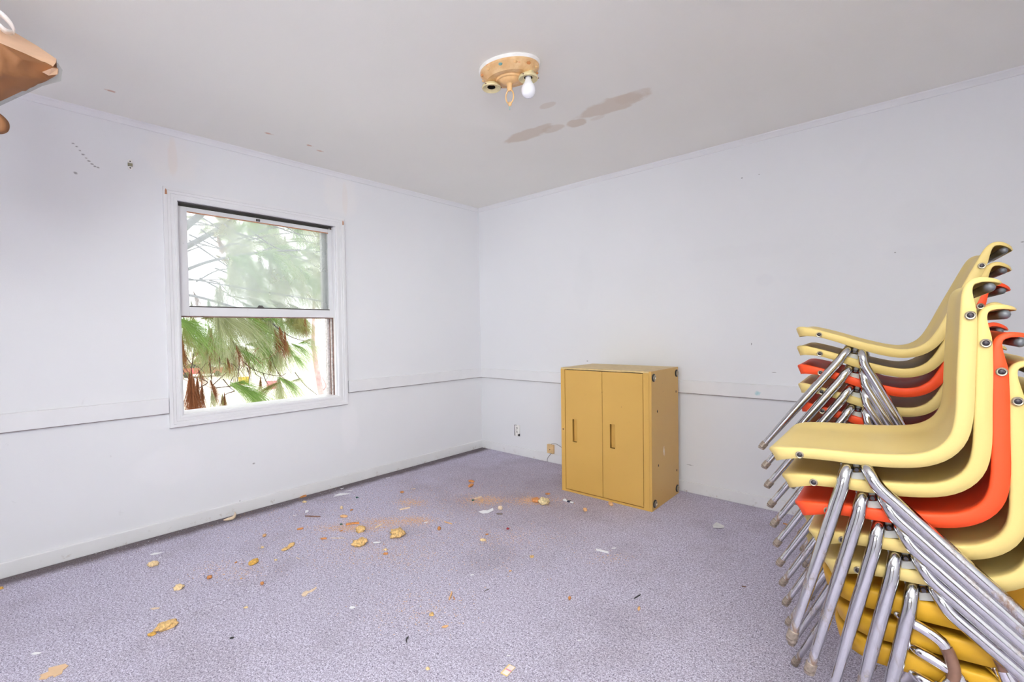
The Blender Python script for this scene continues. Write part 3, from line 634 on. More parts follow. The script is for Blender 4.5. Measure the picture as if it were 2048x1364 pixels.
fl = []
for a in range(60, 420, 30):
    q = OV @ Vector((0.136 * math.cos(R(a)), 0.136 * math.sin(R(a)), -0.028)); fl.append(q)
for i, q in enumerate(fl):
    M2 = Matrix.Translation(q); P(MB().lathe([(0.0, 0.004), (0.009, 0.002), (0.010, -0.001), (0.006, -0.005), (0.0, -0.006)], 10, M2), 'rosette', M_teal if i == 7 else (M_bark if i % 2 else M_boss), lamp, smooth=True)
loop = []
for k in range(25):
    a = 2 * PI * k / 24; loop.append(axd * (0.020 * math.sin(a)) + Vector((0, 0, -0.140 + 0.032 * math.cos(a))))
P(MB().tube(loop, 0.0035, 8, caps=False), 'finial_ring', M_boss, lamp, smooth=True)
P(MB().lathe([(0.0, -0.162), (0.007, -0.168), (0.010, -0.175), (0.006, -0.182), (0.0, -0.186)], 12), 'finial_tip', M_boss, lamp, smooth=True)
P(MB().tube([(0, 0, -0.184), (0, 0, -0.202)], 0.0016, 6), 'pull_wire', M_teal, lamp)
sockp = [(0.026, -0.030), (0.027, -0.058), (0.030, -0.062), (0.044, -0.070), (0.046, -0.078), (0.043, -0.082), (0.036, -0.078), (0.026, -0.072), (0.022, -0.074), (0.019, -0.074)]
for s_, hasb in ((-1, False), (1, True)):
    M3 = Matrix.Translation(axd * (0.096 * s_)); so = P(MB().lathe(sockp, 28, M3), 'socket', M_cream, lamp, smooth=50)
    P(MB().lathe([(0.0195, -0.0745), (0.0185, -0.050), (0.0, -0.049)], 20, M3), 'socket_hole', M_dark, so, smooth=50)
    for a in (40, 160, 280):
        P(MB().tube([M3 @ Vector((0.043 * math.cos(R(a)), 0.043 * math.sin(R(a)), -0.077)), M3 @ Vector((0.049 * math.cos(R(a)), 0.049 * math.sin(R(a)), -0.077))], 0.003, 6), 'set_screw', M_browns, so)
    if hasb:
        P(MB().lathe([(0.0, -0.056), (0.013, -0.056), (0.0135, -0.078), (0.0155, -0.088), (0.021, -0.100), (0.029, -0.113), (0.0325, -0.126), (0.0325, -0.138), (0.029, -0.150), (0.022, -0.159), (0.011, -0.165), (0.0, -0.167)], 28, M3), 'bulb', M_bulb, lamp, smooth=True)

# ------------------------------------------------------------------ wall fittings
hk = empty('wall_hook', onx(260, 330)); tag(hk, 'small metal hook plate screwed high on the wall left of the window', 'hook')
P(MB().box((0.0005, -0.011, -0.008), (0.006, 0.011, 0.010)), 'plate', plain('tarnished_metal', (0.30, 0.28, 0.20), 0.4, 0.7), hk, bevel=0.001)
for dz in (0.019, -0.018):
    e1 = P(MB().lathe([(0.011, 0.0005), (0.011, 0.005), (0.008, 0.007), (0.0, 0.006)], 14, Matrix.Translation((0, 0, dz)) @ Matrix.Rotation(R(90), 4, 'Y')), 'hook_eye', M_porc, hk, smooth=40)
    P(MB().lathe([(0.004, 0.006), (0.004, 0.0075), (0.0, 0.0075)], 10, Matrix.Translation((0, 0, dz)) @ Matrix.Rotation(R(90), 4, 'Y')), 'screw_head', M_grime, e1)
q = ony(1034.5, 861); ot = empty('wall_socket', (q.x, 0, q.z)); tag(ot, 'white wall socket without cover plate in a torn hole', 'socket')
P(MB().box((-0.034, -0.002, -0.052), (0.034, 0.0005, 0.052)), 'wall_opening', M_dark, ot)
P(MB().prism([(-0.020, -0.050), (0.012, -0.052), (0.012, -0.036), (0.034, -0.026), (0.036, 0.054), (0.004, 0.056), (-0.002, 0.05), (-0.024, 0.048)], 0.001, 0.008, Matrix(((1, 0, 0, 0), (0, 0, -1, 0), (0, 1, 0, 0), (0, 0, 0, 1)))), 'receptacle', M_porc, ot, bevel=0.0015)
for (x, z) in ((-0.004, 0.026), (0.010, 0.026), (-0.004, -0.012), (0.008, -0.012), (0.002, 0.006)):
    P(MB().box((x - 0.0025, -0.0086, z - 0.006), (x + 0.0025, -0.0078, z + 0.006)), 'slot', M_dark, ot)
q = ony(1103.5, 897); jk = empty('phone_jack', (q.x, 0, q.z)); tag(jk, 'beige phone junction box low on the wall beside the cabinet', 'phone jack')
P(MB().box((-0.036, -0.026, -0.040), (0.034, -0.001, 0.040)), 'cover', M_beige, jk, bevel=0.005)
P(MB().lathe([(0.005, 0), (0.005, 0.002), (0, 0.0022)], 10, Matrix.Translation((-0.002, -0.026, -0.006)) @ Matrix.Rotation(R(90), 4, 'X')), 'screw', M_browns, jk)
P(MB().tube(bez([(0.008, -0.016, -0.038), (-0.012, -0.020, -0.062), (-0.032, -0.022, -0.090), (-0.036, -0.024, -q.z + 0.003)], 5), 0.0022, 6), 'wire', M_wire, jk, smooth=True)
P(MB().tube(bez([(0.0, -0.012, 0.038), (0.02, -0.012, 0.050), (0.06, -0.008, 0.050), (0.11, -0.005, 0.030), (0.16, -0.004, 0.022), (0.56, -0.004, 0.03)], 5), 0.0018, 6), 'wire', M_wire, jk, smooth=True)

# ------------------------------------------------------------------ paper bag at the upper left
bag = empty('paper_bag', dep(20, 150, 1.5)); tag(bag, 'crumpled brown paper bag with white ribbon hung at upper left corner', 'bag')
B0 = Vector(bag.location)
def crumple(o, cuts, amp, sc):
    bm = bmesh.new(); bm.from_mesh(o.data); bmesh.ops.triangulate(bm, faces=bm.faces); bmesh.ops.subdivide_edges(bm, edges=bm.edges, cuts=cuts, use_grid_fill=True); bm.normal_update()
    for v in bm.verts:
        if not v.is_boundary: v.co += v.normal * amp * (mnoise.noise(v.co * sc) + 0.5 * abs(mnoise.noise(v.co * sc * 2.3)))
    bm.to_mesh(o.data); bm.free()
    for p in o.data.polygons: p.use_smooth = True
def bp_(mb, name, mat, parent=bag, **kw): return P(MB().add([Vector(v) - B0 for v in mb.v], mb.f), name, mat, parent, **kw)
def D(x, y, t): return dep(x, y, t)
top = [D(-200, -60, 1.50), D(-90, 0, 1.58), D(38, 70, 1.60), D(75, 92, 1.585), D(113, 118, 1.57), D(112, 125, 1.55), D(106, 133, 1.535), D(50, 107, 1.46), D(0, 86, 1.40), D(-100, 40, 1.34), D(-210, -5, 1.30)]
low = [D(-240, 330, 1.36), D(-110, 258, 1.42), D(0, 203, 1.47), D(45, 182, 1.50), D(95, 157, 1.535), D(115, 149, 1.55), D(116, 136, 1.555)]
b = MB(); b.add(top, [(0, 1, 9, 10), (1, 2, 8, 9), (2, 3, 7, 8), (3, 4, 5, 7), (5, 6, 7)]); crumple(bp_(b, 'folded_top', M_kraft_lit), 4, 0.003, 18)
cr = [D(106, 133, 1.535), D(50, 107, 1.46), D(0, 86, 1.40), D(-100, 40, 1.34), D(-210, -5, 1.30)]
mid = [D(58, 155, 1.47), D(45, 118, 1.44), D(0, 150, 1.395), D(30, 135, 1.43), D(-100, 160, 1.35), D(78, 146, 1.50)]
V = cr + low + mid                                                   # cr 0-4, low 5-11, mid 12-17
b = MB(); b.add(V, [(0, 1, 13), (0, 13, 17), (13, 1, 2, 15), (13, 15, 12), (17, 13, 12), (15, 2, 14), (12, 15, 14, 8), (12, 14, 7) if False else (14, 2, 3, 16), (14, 16, 6, 7), (16, 3, 4, 5), (16, 5, 6), (8, 14, 7), (17, 12, 9), (12, 8, 9), (17, 9, 10), (0, 17, 10, 11)])
crumple(bp_(b, 'front_face', M_kraft_shade), 5, 0.014, 14)
back = [D(-200, -60, 1.62), D(-90, 0, 1.68), D(38, 70, 1.66), D(113, 118, 1.575), D(114, 146, 1.565), D(0, 200, 1.62), D(-110, 255, 1.66), D(-240, 325, 1.60)]
b = MB(); b.add(top[:5] + back + low[:6], [(0, 5, 6, 1), (1, 6, 7, 2), (2, 7, 8, 3), (3, 8, 4), (5, 12, 11, 6), (6, 11, 10, 7), (7, 10, 9, 8), (12, 13, 14, 11), (11, 14, 15, 10), (10, 15, 16, 17, 9), (9, 17, 18)])
bp_(b, 'rear_face', M_kraft_shade)
b = MB(); g = [D(84, 144, 1.475), D(104, 136, 1.50), D(116, 137, 1.525), D(115, 149, 1.525), D(97, 151, 1.50)]; b.add(g + [p + (p - CAM) * 0.02 for p in g], [(0, 1, 2, 3, 4), (9, 8, 7, 6, 5)] + [(i, (i + 1) % 5, 5 + (i + 1) % 5, 5 + i) for i in range(5)]); bp_(b, 'gusset_flap', M_kraft_lit)
def ribbon(pts, wv, th=0.0006):
    b = MB(); V = []
    for p in pts: V += [p - wv, p + wv]
    b.add(V, [(2 * i, 2 * i + 1, 2 * i + 3, 2 * i + 2) for i in range(len(pts) - 1)]); return b
c_ = [D(-120, 10, 1.42), D(-60, 15, 1.42), D(-10, 22, 1.43), D(14, 38, 1.45), D(28, 58, 1.475), D(26, 66, 1.49), D(10, 62, 1.47), D(-14, 44, 1.45), D(-70, 30, 1.43)]
o = bp_(ribbon(bez(c_, 5), (RX * 0.75 + UX * 0.25 - FX * 0.6) * 0.013), 'ribbon_handle', M_white, smooth=True); md = o.modifiers.new('solid', 'SOLIDIFY'); md.thickness = 0.0015
f_ = [D(-180, 300, 1.47), D(-60, 245, 1.50), D(0, 212, 1.52), D(52, 188, 1.53), D(85, 172, 1.545), D(122, 162, 1.56), D(125, 140, 1.57), D(116, 126, 1.575)]
i_ = [D(-180, 270, 1.50), D(-60, 225, 1.52), D(0, 192, 1.54), D(52, 168, 1.545), D(85, 150, 1.555), D(105, 146, 1.565), D(106, 138, 1.572), D(104, 130, 1.577)]
b = MB(); b.add(f_ + i_, [(k, k + 1, 9 + k, 8 + k) for k in range(7)]); o = bp_(b, 'plastic_film', M_film, smooth=True); md = o.modifiers.new('solid', 'SOLIDIFY'); md.thickness = 0.0004
tail = bez([D(-60, 215, 1.45), D(-30, 212, 1.46), D(-6, 226, 1.47), D(8, 240, 1.475), D(11, 252, 1.475), D(6, 262, 1.472), D(-10, 266, 1.465), D(-50, 262, 1.45)], 4)
o = bp_(ribbon(tail, (FX * 0.9 + UX * 0.1) * 0.014), 'loose_paper_tail', M_kraft_shade, smooth=True); md = o.modifiers.new('solid', 'SOLIDIFY'); md.thickness = 0.01
a0 = D(-70, 20, 1.48); bp_(MB().tube([a0, Vector((a0.x, a0.y, H - 0.001))], 0.0015, 6), 'hanging_cord', M_white)

# ------------------------------------------------------------------ debris on the carpet
random.seed(7)
def flr(px, py): q = onz(px, py, 0.0); return onz(px, py, ripple(q.x, q.y))
def ends(px, py, Lp, ang):
    dx, dy = math.cos(R(ang)) * Lp / 2, -math.sin(R(ang)) * Lp / 2
    return flr(px - dx, py - dy), flr(px + dx, py + dy)
def base(name, px, py, Lp, ang, label, cat, group=None):
    a, c = ends(px, py, Lp, ang); v = c - a; t = (a + c) / 2; L = v.length
    return t, math.atan2(v.y, v.x), L
def put(mb, name, mat, t, yaw, label, cat, group=None, smooth=False):
    o = mb.build(name, mat, smooth=smooth); o.location = t; o.rotation_euler = (0, 0, yaw); return tag(o, label, cat, group)
def ico(sub=2):
    bm = bmesh.new(); bmesh.ops.create_icosphere(bm, subdivisions=sub, radius=1.0); v = [x.co.copy() for x in bm.verts]; f = [[q.index for q in p.verts] for p in bm.faces]; bm.free(); return v, f
ICO2 = ico(3); ICO1 = ico(1)
def lump(px, py, Lp, ang, mat, name, label, cat, wid=0.6, hgt=0.5, rough=0.35, group=None, small=False):
    t, yaw, L = base(name, px, py, Lp, ang, label, cat); v, f = ICO1 if small else ICO2; sd = Vector((px * 0.37, py * 0.21, 3.3)); out = []
    for p in v:
        k = 1 + rough * (mnoise.noise(p * 1.6 + sd) * 1.5 + 0.8 * mnoise.noise(p * 4.0 + sd) + 0.35 * mnoise.noise(p * 9 + sd)); q = p * k
        out.append((q.x * L / 2, q.y * L / 2 * wid, max(q.z, -0.72) * L / 2 * hgt))
    zmin = min(p[2] for p in out); b = MB().add([(x, y, z - zmin + 0.0004) for x, y, z in out], f)
    return put(b, name, mat, t, yaw, label, cat, group, smooth=True)
def stick(px, py, Lp, ang, mat, name, label, cat, wpx=3, group=None, bend=0.0, hf=0.6):
    t, yaw, L = base(name, px, py, Lp, ang, label, cat); w = wpx * ((t - CAM).dot(FX)) / FPX / 2; n = 5; V = []; F = []
    for i in range(n):
        s = i / (n - 1); x = (s - 0.5) * L; y = bend * L * math.sin(PI * s) + random.uniform(-.15, .15) * w; k = (0.45 if i in (0, n - 1) else 1.0) * random.uniform(.8, 1.15); z = 0.0004 + random.uniform(0, .3) * w
        V += [(x, y - w * k, z), (x, y + w * k, z), (x, y + w * k * .8, z + 2 * w * hf), (x, y - w * k * .8, z + 2 * w * hf)]
    for i in range(n - 1):
        for k in range(4): F.append((4 * i + k, 4 * i + (k + 1) % 4, 4 * i + 4 + (k + 1) % 4, 4 * i + 4 + k))
    F += [(3, 2, 1, 0), (4 * n - 4, 4 * n - 3, 4 * n - 2, 4 * n - 1)]
    return put(MB().add(V, F), name, mat, t, yaw, label, cat, group)
def scrap(poly, mat, name, label, cat, th=0.0015, curl=0.004, group=None):   # poly: outline on the floor as seen in the photo
    Wd = [flr(*p) for p in poly]; c = sum(Wd, Vector((0, 0, 0))) / len(Wd); r = max((p - c).length for p in Wd)
    top = [(p.x - c.x, p.y - c.y, 0.0005 + curl * ((p - c).length / r) ** 2 * (0.5 + 0.5 * math.sin(i * 2.1)) + th) for i, p in enumerate(Wd)]
    n = len(top); V = [(x, y, z - th) for x, y, z in top] + top + [(0, 0, 0.0006), (0, 0, 0.0006 + th)]
    F = [(i, (i + 1) % n, n + (i + 1) % n, n + i) for i in range(n)] + [((i + 1) % n, i, 2 * n) for i in range(n)] + [(n + i, n + (i + 1) % n, 2 * n + 1) for i in range(n)]
    return put(MB().add(V, F), name, mat, c, 0, label, cat, group)
def quad(px, py, l, h, sk=0): return [(px - l / 2 - sk, py + h / 2), (px + l / 2 - sk, py + h / 2 - 1), (px + l / 2 + sk, py - h / 2), (px - l / 2 + sk, py - h / 2 + 1)]

lump(333, 1256, 48, 20, M_foam, 'foam_chunk', 'large tan foam chunk with a tapering tail at lower left of floor', 'foam piece', 0.62, 0.42, 0.30)
lump(304, 1271, 18, 15, M_foam3, 'foam_chunk', 'small ochre foam tip lying at the tail of the large foam chunk', 'foam piece', 0.5, 0.5)
lump(306, 1132, 20, 10, M_foam2, 'foam_chunk', 'round pale tan foam clump below the window near the left wall', 'foam piece', 0.95, 0.7)
lump(358, 1178, 18, 0, M_foam2, 'foam_chunk', 'pale cream foam clump on the carpet ripples lower left', 'foam piece', 0.75, 0.6)
lump(507, 1128, 22, 25, M_foam3, 'foam_chunk', 'smooth oval deep ochre foam piece', 'foam piece', 0.55, 0.5, 0.15)
lump(572, 1099, 18, 28, M_foam, 'foam_chunk', 'flat tan two-lobed foam sliver left of the rounder chunks', 'foam piece', 0.55, 0.25, 0.2)
lump(583, 1092, 12, 45, M_foam, 'foam_chunk', 'upper lobe broken off the flat tan foam sliver', 'foam piece', 0.6, 0.35, 0.2)
lump(721, 1063, 19, 0, M_foam, 'foam_chunk', 'domed tan foam chunk just under the thin bent wood strip', 'foam piece', 0.85, 0.65, 0.3)
lump(720.5, 1090, 28, 22, M_foam, 'foam_chunk', 'long nubbly tan foam chunk beside a white scrap', 'foam piece', 0.6, 0.5, 0.4)
lump(795, 1072, 29, 0, M_foam, 'foam_chunk', 'broad ragged tan foam chunk, rightmost of the big three mid floor', 'foam piece', 0.8, 0.5, 0.5)
lump(863, 1231, 9, 0, M_foam, 'foam_chunk', 'lone yellow foam crumb between two splinters in mid foreground', 'foam piece', 0.8, 0.7)
lump(966, 1081.7, 11, 0, M_foam2, 'foam_chunk', 'small cream foam crumb in the middle of the floor', 'foam piece', 0.6, 0.5)
lump(1063.6, 1115, 8, 0, M_foam, 'foam_chunk', 'single tan crumb on bare carpet left of the white plastic strip', 'foam piece', 0.8, 0.6)
lump(683, 1018, 5, 0, M_foam2, 'foam_chunk', 'cream egg-shaped crumb right of the white paper square', 'foam piece', 0.9, 1.4, 0.1)
lump(1000.5, 1019, 9.5, 0, M_splint2, 'wooden_ball', 'small round peach wooden ball beside a torn white paper', 'ball', 0.95, 0.95, 0.06)
lump(1072, 1003.5, 16, 0, M_bark, 'dust_mound', 'small mound of orange sawdust next to crumpled buff paper', 'dust mound', 1.0, 0.6, 0.15)
lump(1088, 1008, 19, -10, M_crumple, 'crumpled_paper', 'crumpled ball of buff paper near the cabinet', 'paper', 0.9, 0.75, 0.28)
lump(1381, 982, 12, 0, M_foam, 'foam_chunk', 'orange foam lump wedged behind the cabinet rear corner at baseboard', 'foam piece', 0.8, 0.9)
lump(2, 1178, 8, 0, M_foam3, 'foam_chunk', 'ochre foam crumb cut by the left picture edge', 'foam piece', 0.8, 0.7)
# curved husk and peel
t_, yw_, L_ = base('', 460, 1040, 26, 12, '', ''); pts = bez([(-L_ * .5, 0, .002), (-L_ * .2, -.006, .004), (L_ * .2, -.004, .006), (L_ * .42, .016, .012), (L_ * .46, .05, .02)], 5)
put(MB().tube(pts, [0.003 + 0.008 * math.sin(PI * min(1, i / (len(pts) - 1) * 1.05)) for i in range(len(pts))], 8), 'curled_husk', M_splint2, t_ + Vector((0, 0, .006)), yw_, 'curled pale husk lying against the window-wall baseboard', 'husk', smooth=True)
lump(442, 1037, 12, 10, M_foam3, 'bark_piece', 'small orange bark bit left of the curled husk', 'bark', 0.5, 0.3)
lump(607, 994, 13, 18, M_bark, 'bark_piece', 'flat orange bark flake on the dark edge of carpet by the baseboard', 'bark', 0.45, 0.25)
lump(609, 1005, 8, 0, M_foam2, 'bark_piece', 'pale tan crumb just below the flat bark flake', 'crumb', 0.6, 0.5)
lump(687.5, 1034.5, 15, 0, M_splint, 'bark_piece', 'stubby orange wood chip above the green clip', 'wood chip', 0.4, 0.4, 0.15)
lump(600.4, 1059, 13, 12, M_bark, 'bark_piece', 'small reddish wood chip at the left end of the sawdust streak', 'wood chip', 0.4, 0.35, 0.15)
lump(647.6, 1078, 12, 0, M_bark, 'bark_piece', 'flat reddish flake left of a long pale twig', 'wood chip', 0.5, 0.25)
lump(943, 964.5, 12, -8, M_bark, 'bark_piece', 'upper of two orange wood wedges near the room corner', 'wood chip', 0.35, 0.4, 0.1)
lump(942, 973, 11, 25, M_bark, 'bark_piece', 'lower of two orange wood wedges near the room corner', 'wood chip', 0.35, 0.4, 0.1)
lump(804, 985.6, 7, 0, M_bark, 'bark_piece', 'orange crumb alone near the far end of the window wall', 'wood chip', 0.7, 0.6)
lump(1095.5, 989, 9, 0, M_bark, 'bark_piece', 'orange leaf bit behind the crumpled buff paper', 'wood chip', 0.5, 0.4)
lump(1221.8, 1010.5, 9, -35, M_splint, 'bark_piece', 'tan peg-like bit below the cabinet doors', 'wood chip', 0.5, 0.5, 0.15)
lump(771, 1109, 11, 5, M_bark, 'bark_piece', 'reddish chip below the broad ragged foam chunk', 'wood chip', 0.4, 0.4)
lump(770.6, 1100.7, 7, 0, M_foam2, 'bark_piece', 'pale crumb between the broad foam chunk and a reddish chip', 'crumb', 0.7, 0.6)
lump(890, 1254.8, 14, 12, M_splint, 'bark_piece', 'pointed orange wood chip in the mid foreground', 'wood chip', 0.35, 0.35, 0.15)
lump(855.5, 1338.8, 8, 0, M_foam2, 'bark_piece', 'pale crumb near the bottom edge left of the printed card', 'crumb', 0.7, 0.6)
lump(525, 1096, 6, 0, M_foam2, 'bark_piece', 'cream crumb left of the two-lobed foam sliver', 'crumb', 0.8, 0.6)
lump(551.5, 1121, 6, 0, M_foam2, 'bark_piece', 'cream seed-shaped crumb right of the oval ochre foam', 'seed', 0.6, 0.5)
lump(492, 1216, 9, 10, M_foam2, 'bark_piece', 'cream flat seed on the lower ripples of carpet', 'seed', 0.6, 0.4)
for k, (x, y) in enumerate(((529, 1073.5), (472, 1126), (419, 1157), (482.6, 1158), (524, 1169), (878, 1059), (1021, 1143), (1139, 1198), (683, 1062.6), (1278, 1219), (974, 1070), (703, 1021), (1170, 1022))):
    lump(x, y, 6.5, random.uniform(0, 180), M_bark if k % 3 else M_splint, 'wood_crumb', 'tiny orange wood crumb scattered on the grey carpet', 'crumb', 0.6, 0.5, 0.3, 'tiny orange crumbs on the carpet', small=True)
lump(1015.6, 1058.8, 6, 0, M_red, 'plastic_bead', 'tiny dark red bead in the middle of the carpet', 'bead', 0.7, 0.7, 0.1)
lump(463.5, 1277, 8, 10, M_blackp, 'rubber_bit', 'small black rubber bit at lower left', 'rubber bit', 0.6, 0.5)
# sticks
stick(625.5, 1033.5, 31, -2, M_browns, 'wood_stick', 'long thin brown stick near the window wall', 'stick', 2.5)
stick(705, 1049.5, 27, 6, M_bark, 'wood_strip', 'thin bent orange wood strip above the domed foam chunk', 'wood strip', 5, bend=0.12)
stick(757, 1053, 17, 32, M_splint2, 'wood_stick', 'short pale stick slanting across the sawdust streak', 'stick', 3)
stick(809.6, 1018.5, 21, 12, M_splint2, 'wood_stick', 'pale pink flat stick on the far sawdust', 'stick', 3.5)
stick(675, 1076.5, 27, 0, M_splint2, 'dry_twig', 'thin pale twig lying level above the foam chunks', 'twig', 1.4)
stick(956, 996.5, 15, 18, M_splint2, 'wood_stick', 'pale stick touching the dark green clip near the far sawdust', 'stick', 3)
stick(896.6, 1046.5, 16, -17, M_splint, 'wood_stick', 'small tan stick alone right of the sawdust streak', 'stick', 2.4)
stick(901, 1193, 17, 72, M_splint, 'wood_splinter', 'upright-lying orange splinter in the middle foreground', 'splinter', 4)
stick(908, 1197, 7, -60, M_bark, 'wood_splinter', 'tiny splinter chip right of the orange splinter', 'splinter', 2)
stick(973, 1182, 11, 30, M_wire, 'wire_bit', 'short bent dark wire in the mid floor', 'wire', 1.6, bend=0.15)
stick(1274.5, 1194, 16, 30, M_blackp, 'black_twig', 'thin black twig on the carpet left of the chair feet', 'twig', 2.2)
stick(815, 1280, 12, 75, M_blackp, 'plastic_tie', 'black plastic tie piece in the lower middle foreground', 'plastic tie', 3, bend=0.1)
stick(826, 978, 10, 8, M_splint2, 'dry_twig', 'tiny pale twig near the far end of the window wall', 'twig', 1.3)
stick(1488, 1174, 9, -8, M_browns, 'wood_stick', 'small brown stick on carpet left of the chair feet', 'stick', 2.2)
stick(1571, 1049, 10, -12, M_bark, 'wood_stick', 'orange stick bit on carpet behind the chair feet', 'stick', 2.5)
stick(596, 1117, 8, -25, M_splint2, 'dry_twig', 'tiny pale twig below the two-lobed foam sliver', 'twig', 1.2)
# paper and card
scrap([(78, 1360), (84, 1352), (79, 1352), (97, 1345), (97, 1338), (131, 1329), (134, 1332), (137, 1333), (131, 1338), (126, 1341), (124, 1348), (108, 1355), (106, 1352), (93, 1355), (92, 1359)], M_card, 'cardboard_scrap', 'ragged buff cardboard scrap at the bottom left corner of floor', 'cardboard', 0.003, 0.001)
scrap([(62, 1310), (70, 1306), (78, 1305), (84, 1307), (77, 1310), (69, 1310)], M_white, 'paper_scrap', 'white paper curl above the buff cardboard scrap', 'paper')
scrap([(603, 1191), (606, 1186), (613, 1182), (617, 1183), (628, 1178), (633, 1174), (633, 1178), (624, 1184), (616, 1187), (612, 1193), (606, 1195)], M_splint2, 'veneer_scrap', 'pale yellow bent veneer scrap below the ochre foam', 'veneer', 0.002, 0.004)
scrap([(957, 1024), (967, 1021), (975, 1021), (986, 1017), (987, 1022), (977, 1026), (966, 1028), (961, 1027)], M_white, 'paper_scrap', 'torn white paper strip left of the wooden ball', 'paper', 0.001, 0.008)
scrap(quad(754, 1086, 15, 4, 1), M_white, 'paper_scrap', 'white paper scrap right of the long nubbly foam chunk', 'paper')
scrap(quad(613.6, 1023.5, 6, 6, 0.5), M_white, 'paper_scrap', 'small white paper square near the window wall', 'paper')
scrap([(1192, 1098), (1217, 1104), (1217, 1107), (1192, 1101)], M_white, 'plastic_strip', 'thin white plastic strip on bare carpet right of centre', 'plastic strip', 0.003, 0)
scrap(quad(1228, 1097, 8, 3, 1), M_white, 'paper_scrap', 'tiny white paper bit above the white plastic strip', 'paper')
scrap([(698, 1217), (702, 1214), (710, 1214), (711, 1217), (703, 1219)], M_white, 'paper_scrap', 'white paper chip alone in the left foreground', 'paper')
scrap([(299, 1110), (310, 1106), (326, 1105), (318, 1108), (305, 1111)], M_white, 'paper_scrap', 'thin white paper shred above the round foam clump', 'paper', 0.0008)
scrap([(300, 1219), (310, 1216), (320, 1216), (318, 1218), (306, 1220)], M_splint2, 'veneer_scrap', 'pale tan sliver left of the carpet ripples', 'veneer', 0.0015)
scrap([(668, 991), (680, 987), (702, 987), (688, 990), (674, 992)], M_white, 'paint_flake', 'largest white paint flake on carpet under the window wall', 'paint flake', 0.0008)
for (x, y, l) in ((699, 981.5, 9), (684, 977, 6), (590, 1031, 8), (670, 993, 5), (776, 956, 8), (320, 1116, 5), (262, 1114, 5)):
    scrap(quad(x, y, l, 2.2, 0.8), M_white, 'paint_flake', 'small white paint flake on carpet under the window wall', 'paint flake', 0.0008, 0.001, 'small white paint flakes by the baseboard')
for (x, y) in ((1159, 1281), (1017, 1312), (852, 1045), (944, 1150)):
    scrap(quad(x, y, 7, 3, 1), M_white, 'paper_bit', 'tiny white bit on the open carpet', 'paper', 0.001, 0.001, 'tiny white bits on the open carpet')
o = scrap([(1425, 1052), (1433, 1048), (1448, 1052), (1448, 1057), (1440, 1059), (1427, 1056)], plain('silvery_film', (0.62, 0.61, 0.62), 0.3), 'foil_scrap', 'silvery folded film scrap between the cabinet and chair stacks', 'foil', 0.001, 0.012)
lump(999, 1028.5, 13, -3, plain('grey_grit', (0.22, 0.17, 0.16), 0.8), 'flat_stone', 'flat grey chip just below the wooden ball', 'chip', 0.5, 0.2, 0.1)
# printed card
cp = [flr(1000.5, 1347), flr(1014, 1354), flr(1031, 1336), flr(1018, 1329)]; cc = sum(cp, Vector()) / 4
card = empty('printed_card', cc); tag(card, 'small printed pink and yellow card near the bottom edge', 'card')
ux = (cp[3] - cp[0]); vx = (cp[1] - cp[0]); o0 = cp[0] - cc
def cpoly(u0, u1, v0, v1, z0, z1): return MB().add([o0 + ux * u + vx * v + Vector((0, 0, z)) for z in (z0, z1) for u, v in ((u0, v0), (u1, v0), (u1, v1), (u0, v1))], [(0, 1, 2, 3), (4, 5, 6, 7), (0, 1, 5, 4), (1, 2, 6, 5), (2, 3, 7, 6), (3, 0, 4, 7)])
P(cpoly(0, 1, 0, 1, 0.0006, 0.0026), 'card_body', M_cardy, card, bevel=0.001); P(cpoly(0.06, 0.45, 0.2, 0.95, 0.0026, 0.0030), 'printed_panel', M_cardw, card); P(cpoly(0.56, 0.95, 0.2, 0.95, 0.0026, 0.0030), 'printed_panel', M_cardw, card); P(cpoly(0.45, 0.56, 0.2, 0.98, 0.0026, 0.0031), 'pink_band', M_pink, card)
# clips
def clip(px, py, s, ang, mat, label):
    t, yaw, L = base('', px, py, s, ang, '', ''); r = empty('plastic_clip', t, yaw); tag(r, label, 'clip'); h = L / 2
    P(MB().box((-h, -h * 0.55, 0.001), (h * 0.3, h * 0.55, h * 0.9)), 'clip_body', mat, r, bevel=h * 0.15); P(MB().box((-h * 0.2, -h * 0.3, h * 0.2), (h, h * 0.3, h * 0.55)), 'clip_tongue', mat, r, bevel=h * 0.1)
clip(714.7, 996, 6, 5, M_green, 'small dark green plastic clip near the window wall'); clip(683, 1049.5, 6, 10, M_green, 'small dark green plastic clip left of the bent wood strip'); clip(946.5, 1001.5, 6, 10, M_green, 'small dark green plastic clip at the end of a pale stick')
t, yaw, L = base('', 1137, 1004, 21, -16, '', ''); toy = empty('plastic_part', t, yaw); tag(toy, 'small white and navy plastic part in front of the cabinet', 'plastic part')
P(MB().box((-L * .5, -.008, .001), (-L * .05, .012, .012)), 'white_half', M_white, toy, bevel=.003); P(MB().box((-L * .1, -.009, .001), (L * .2, .012, .011)), 'navy_half', M_navy, toy, bevel=.003); P(MB().box((L * .05, -.008, .001), (L * .5, .006, .009)), 'white_tip', M_white, toy, bevel=.003); P(MB().lathe([(.006, 0), (.006, .013), (0, .014)], 10, Matrix.Translation((-L * .2, .008, 0))), 'peg', M_navy, toy)
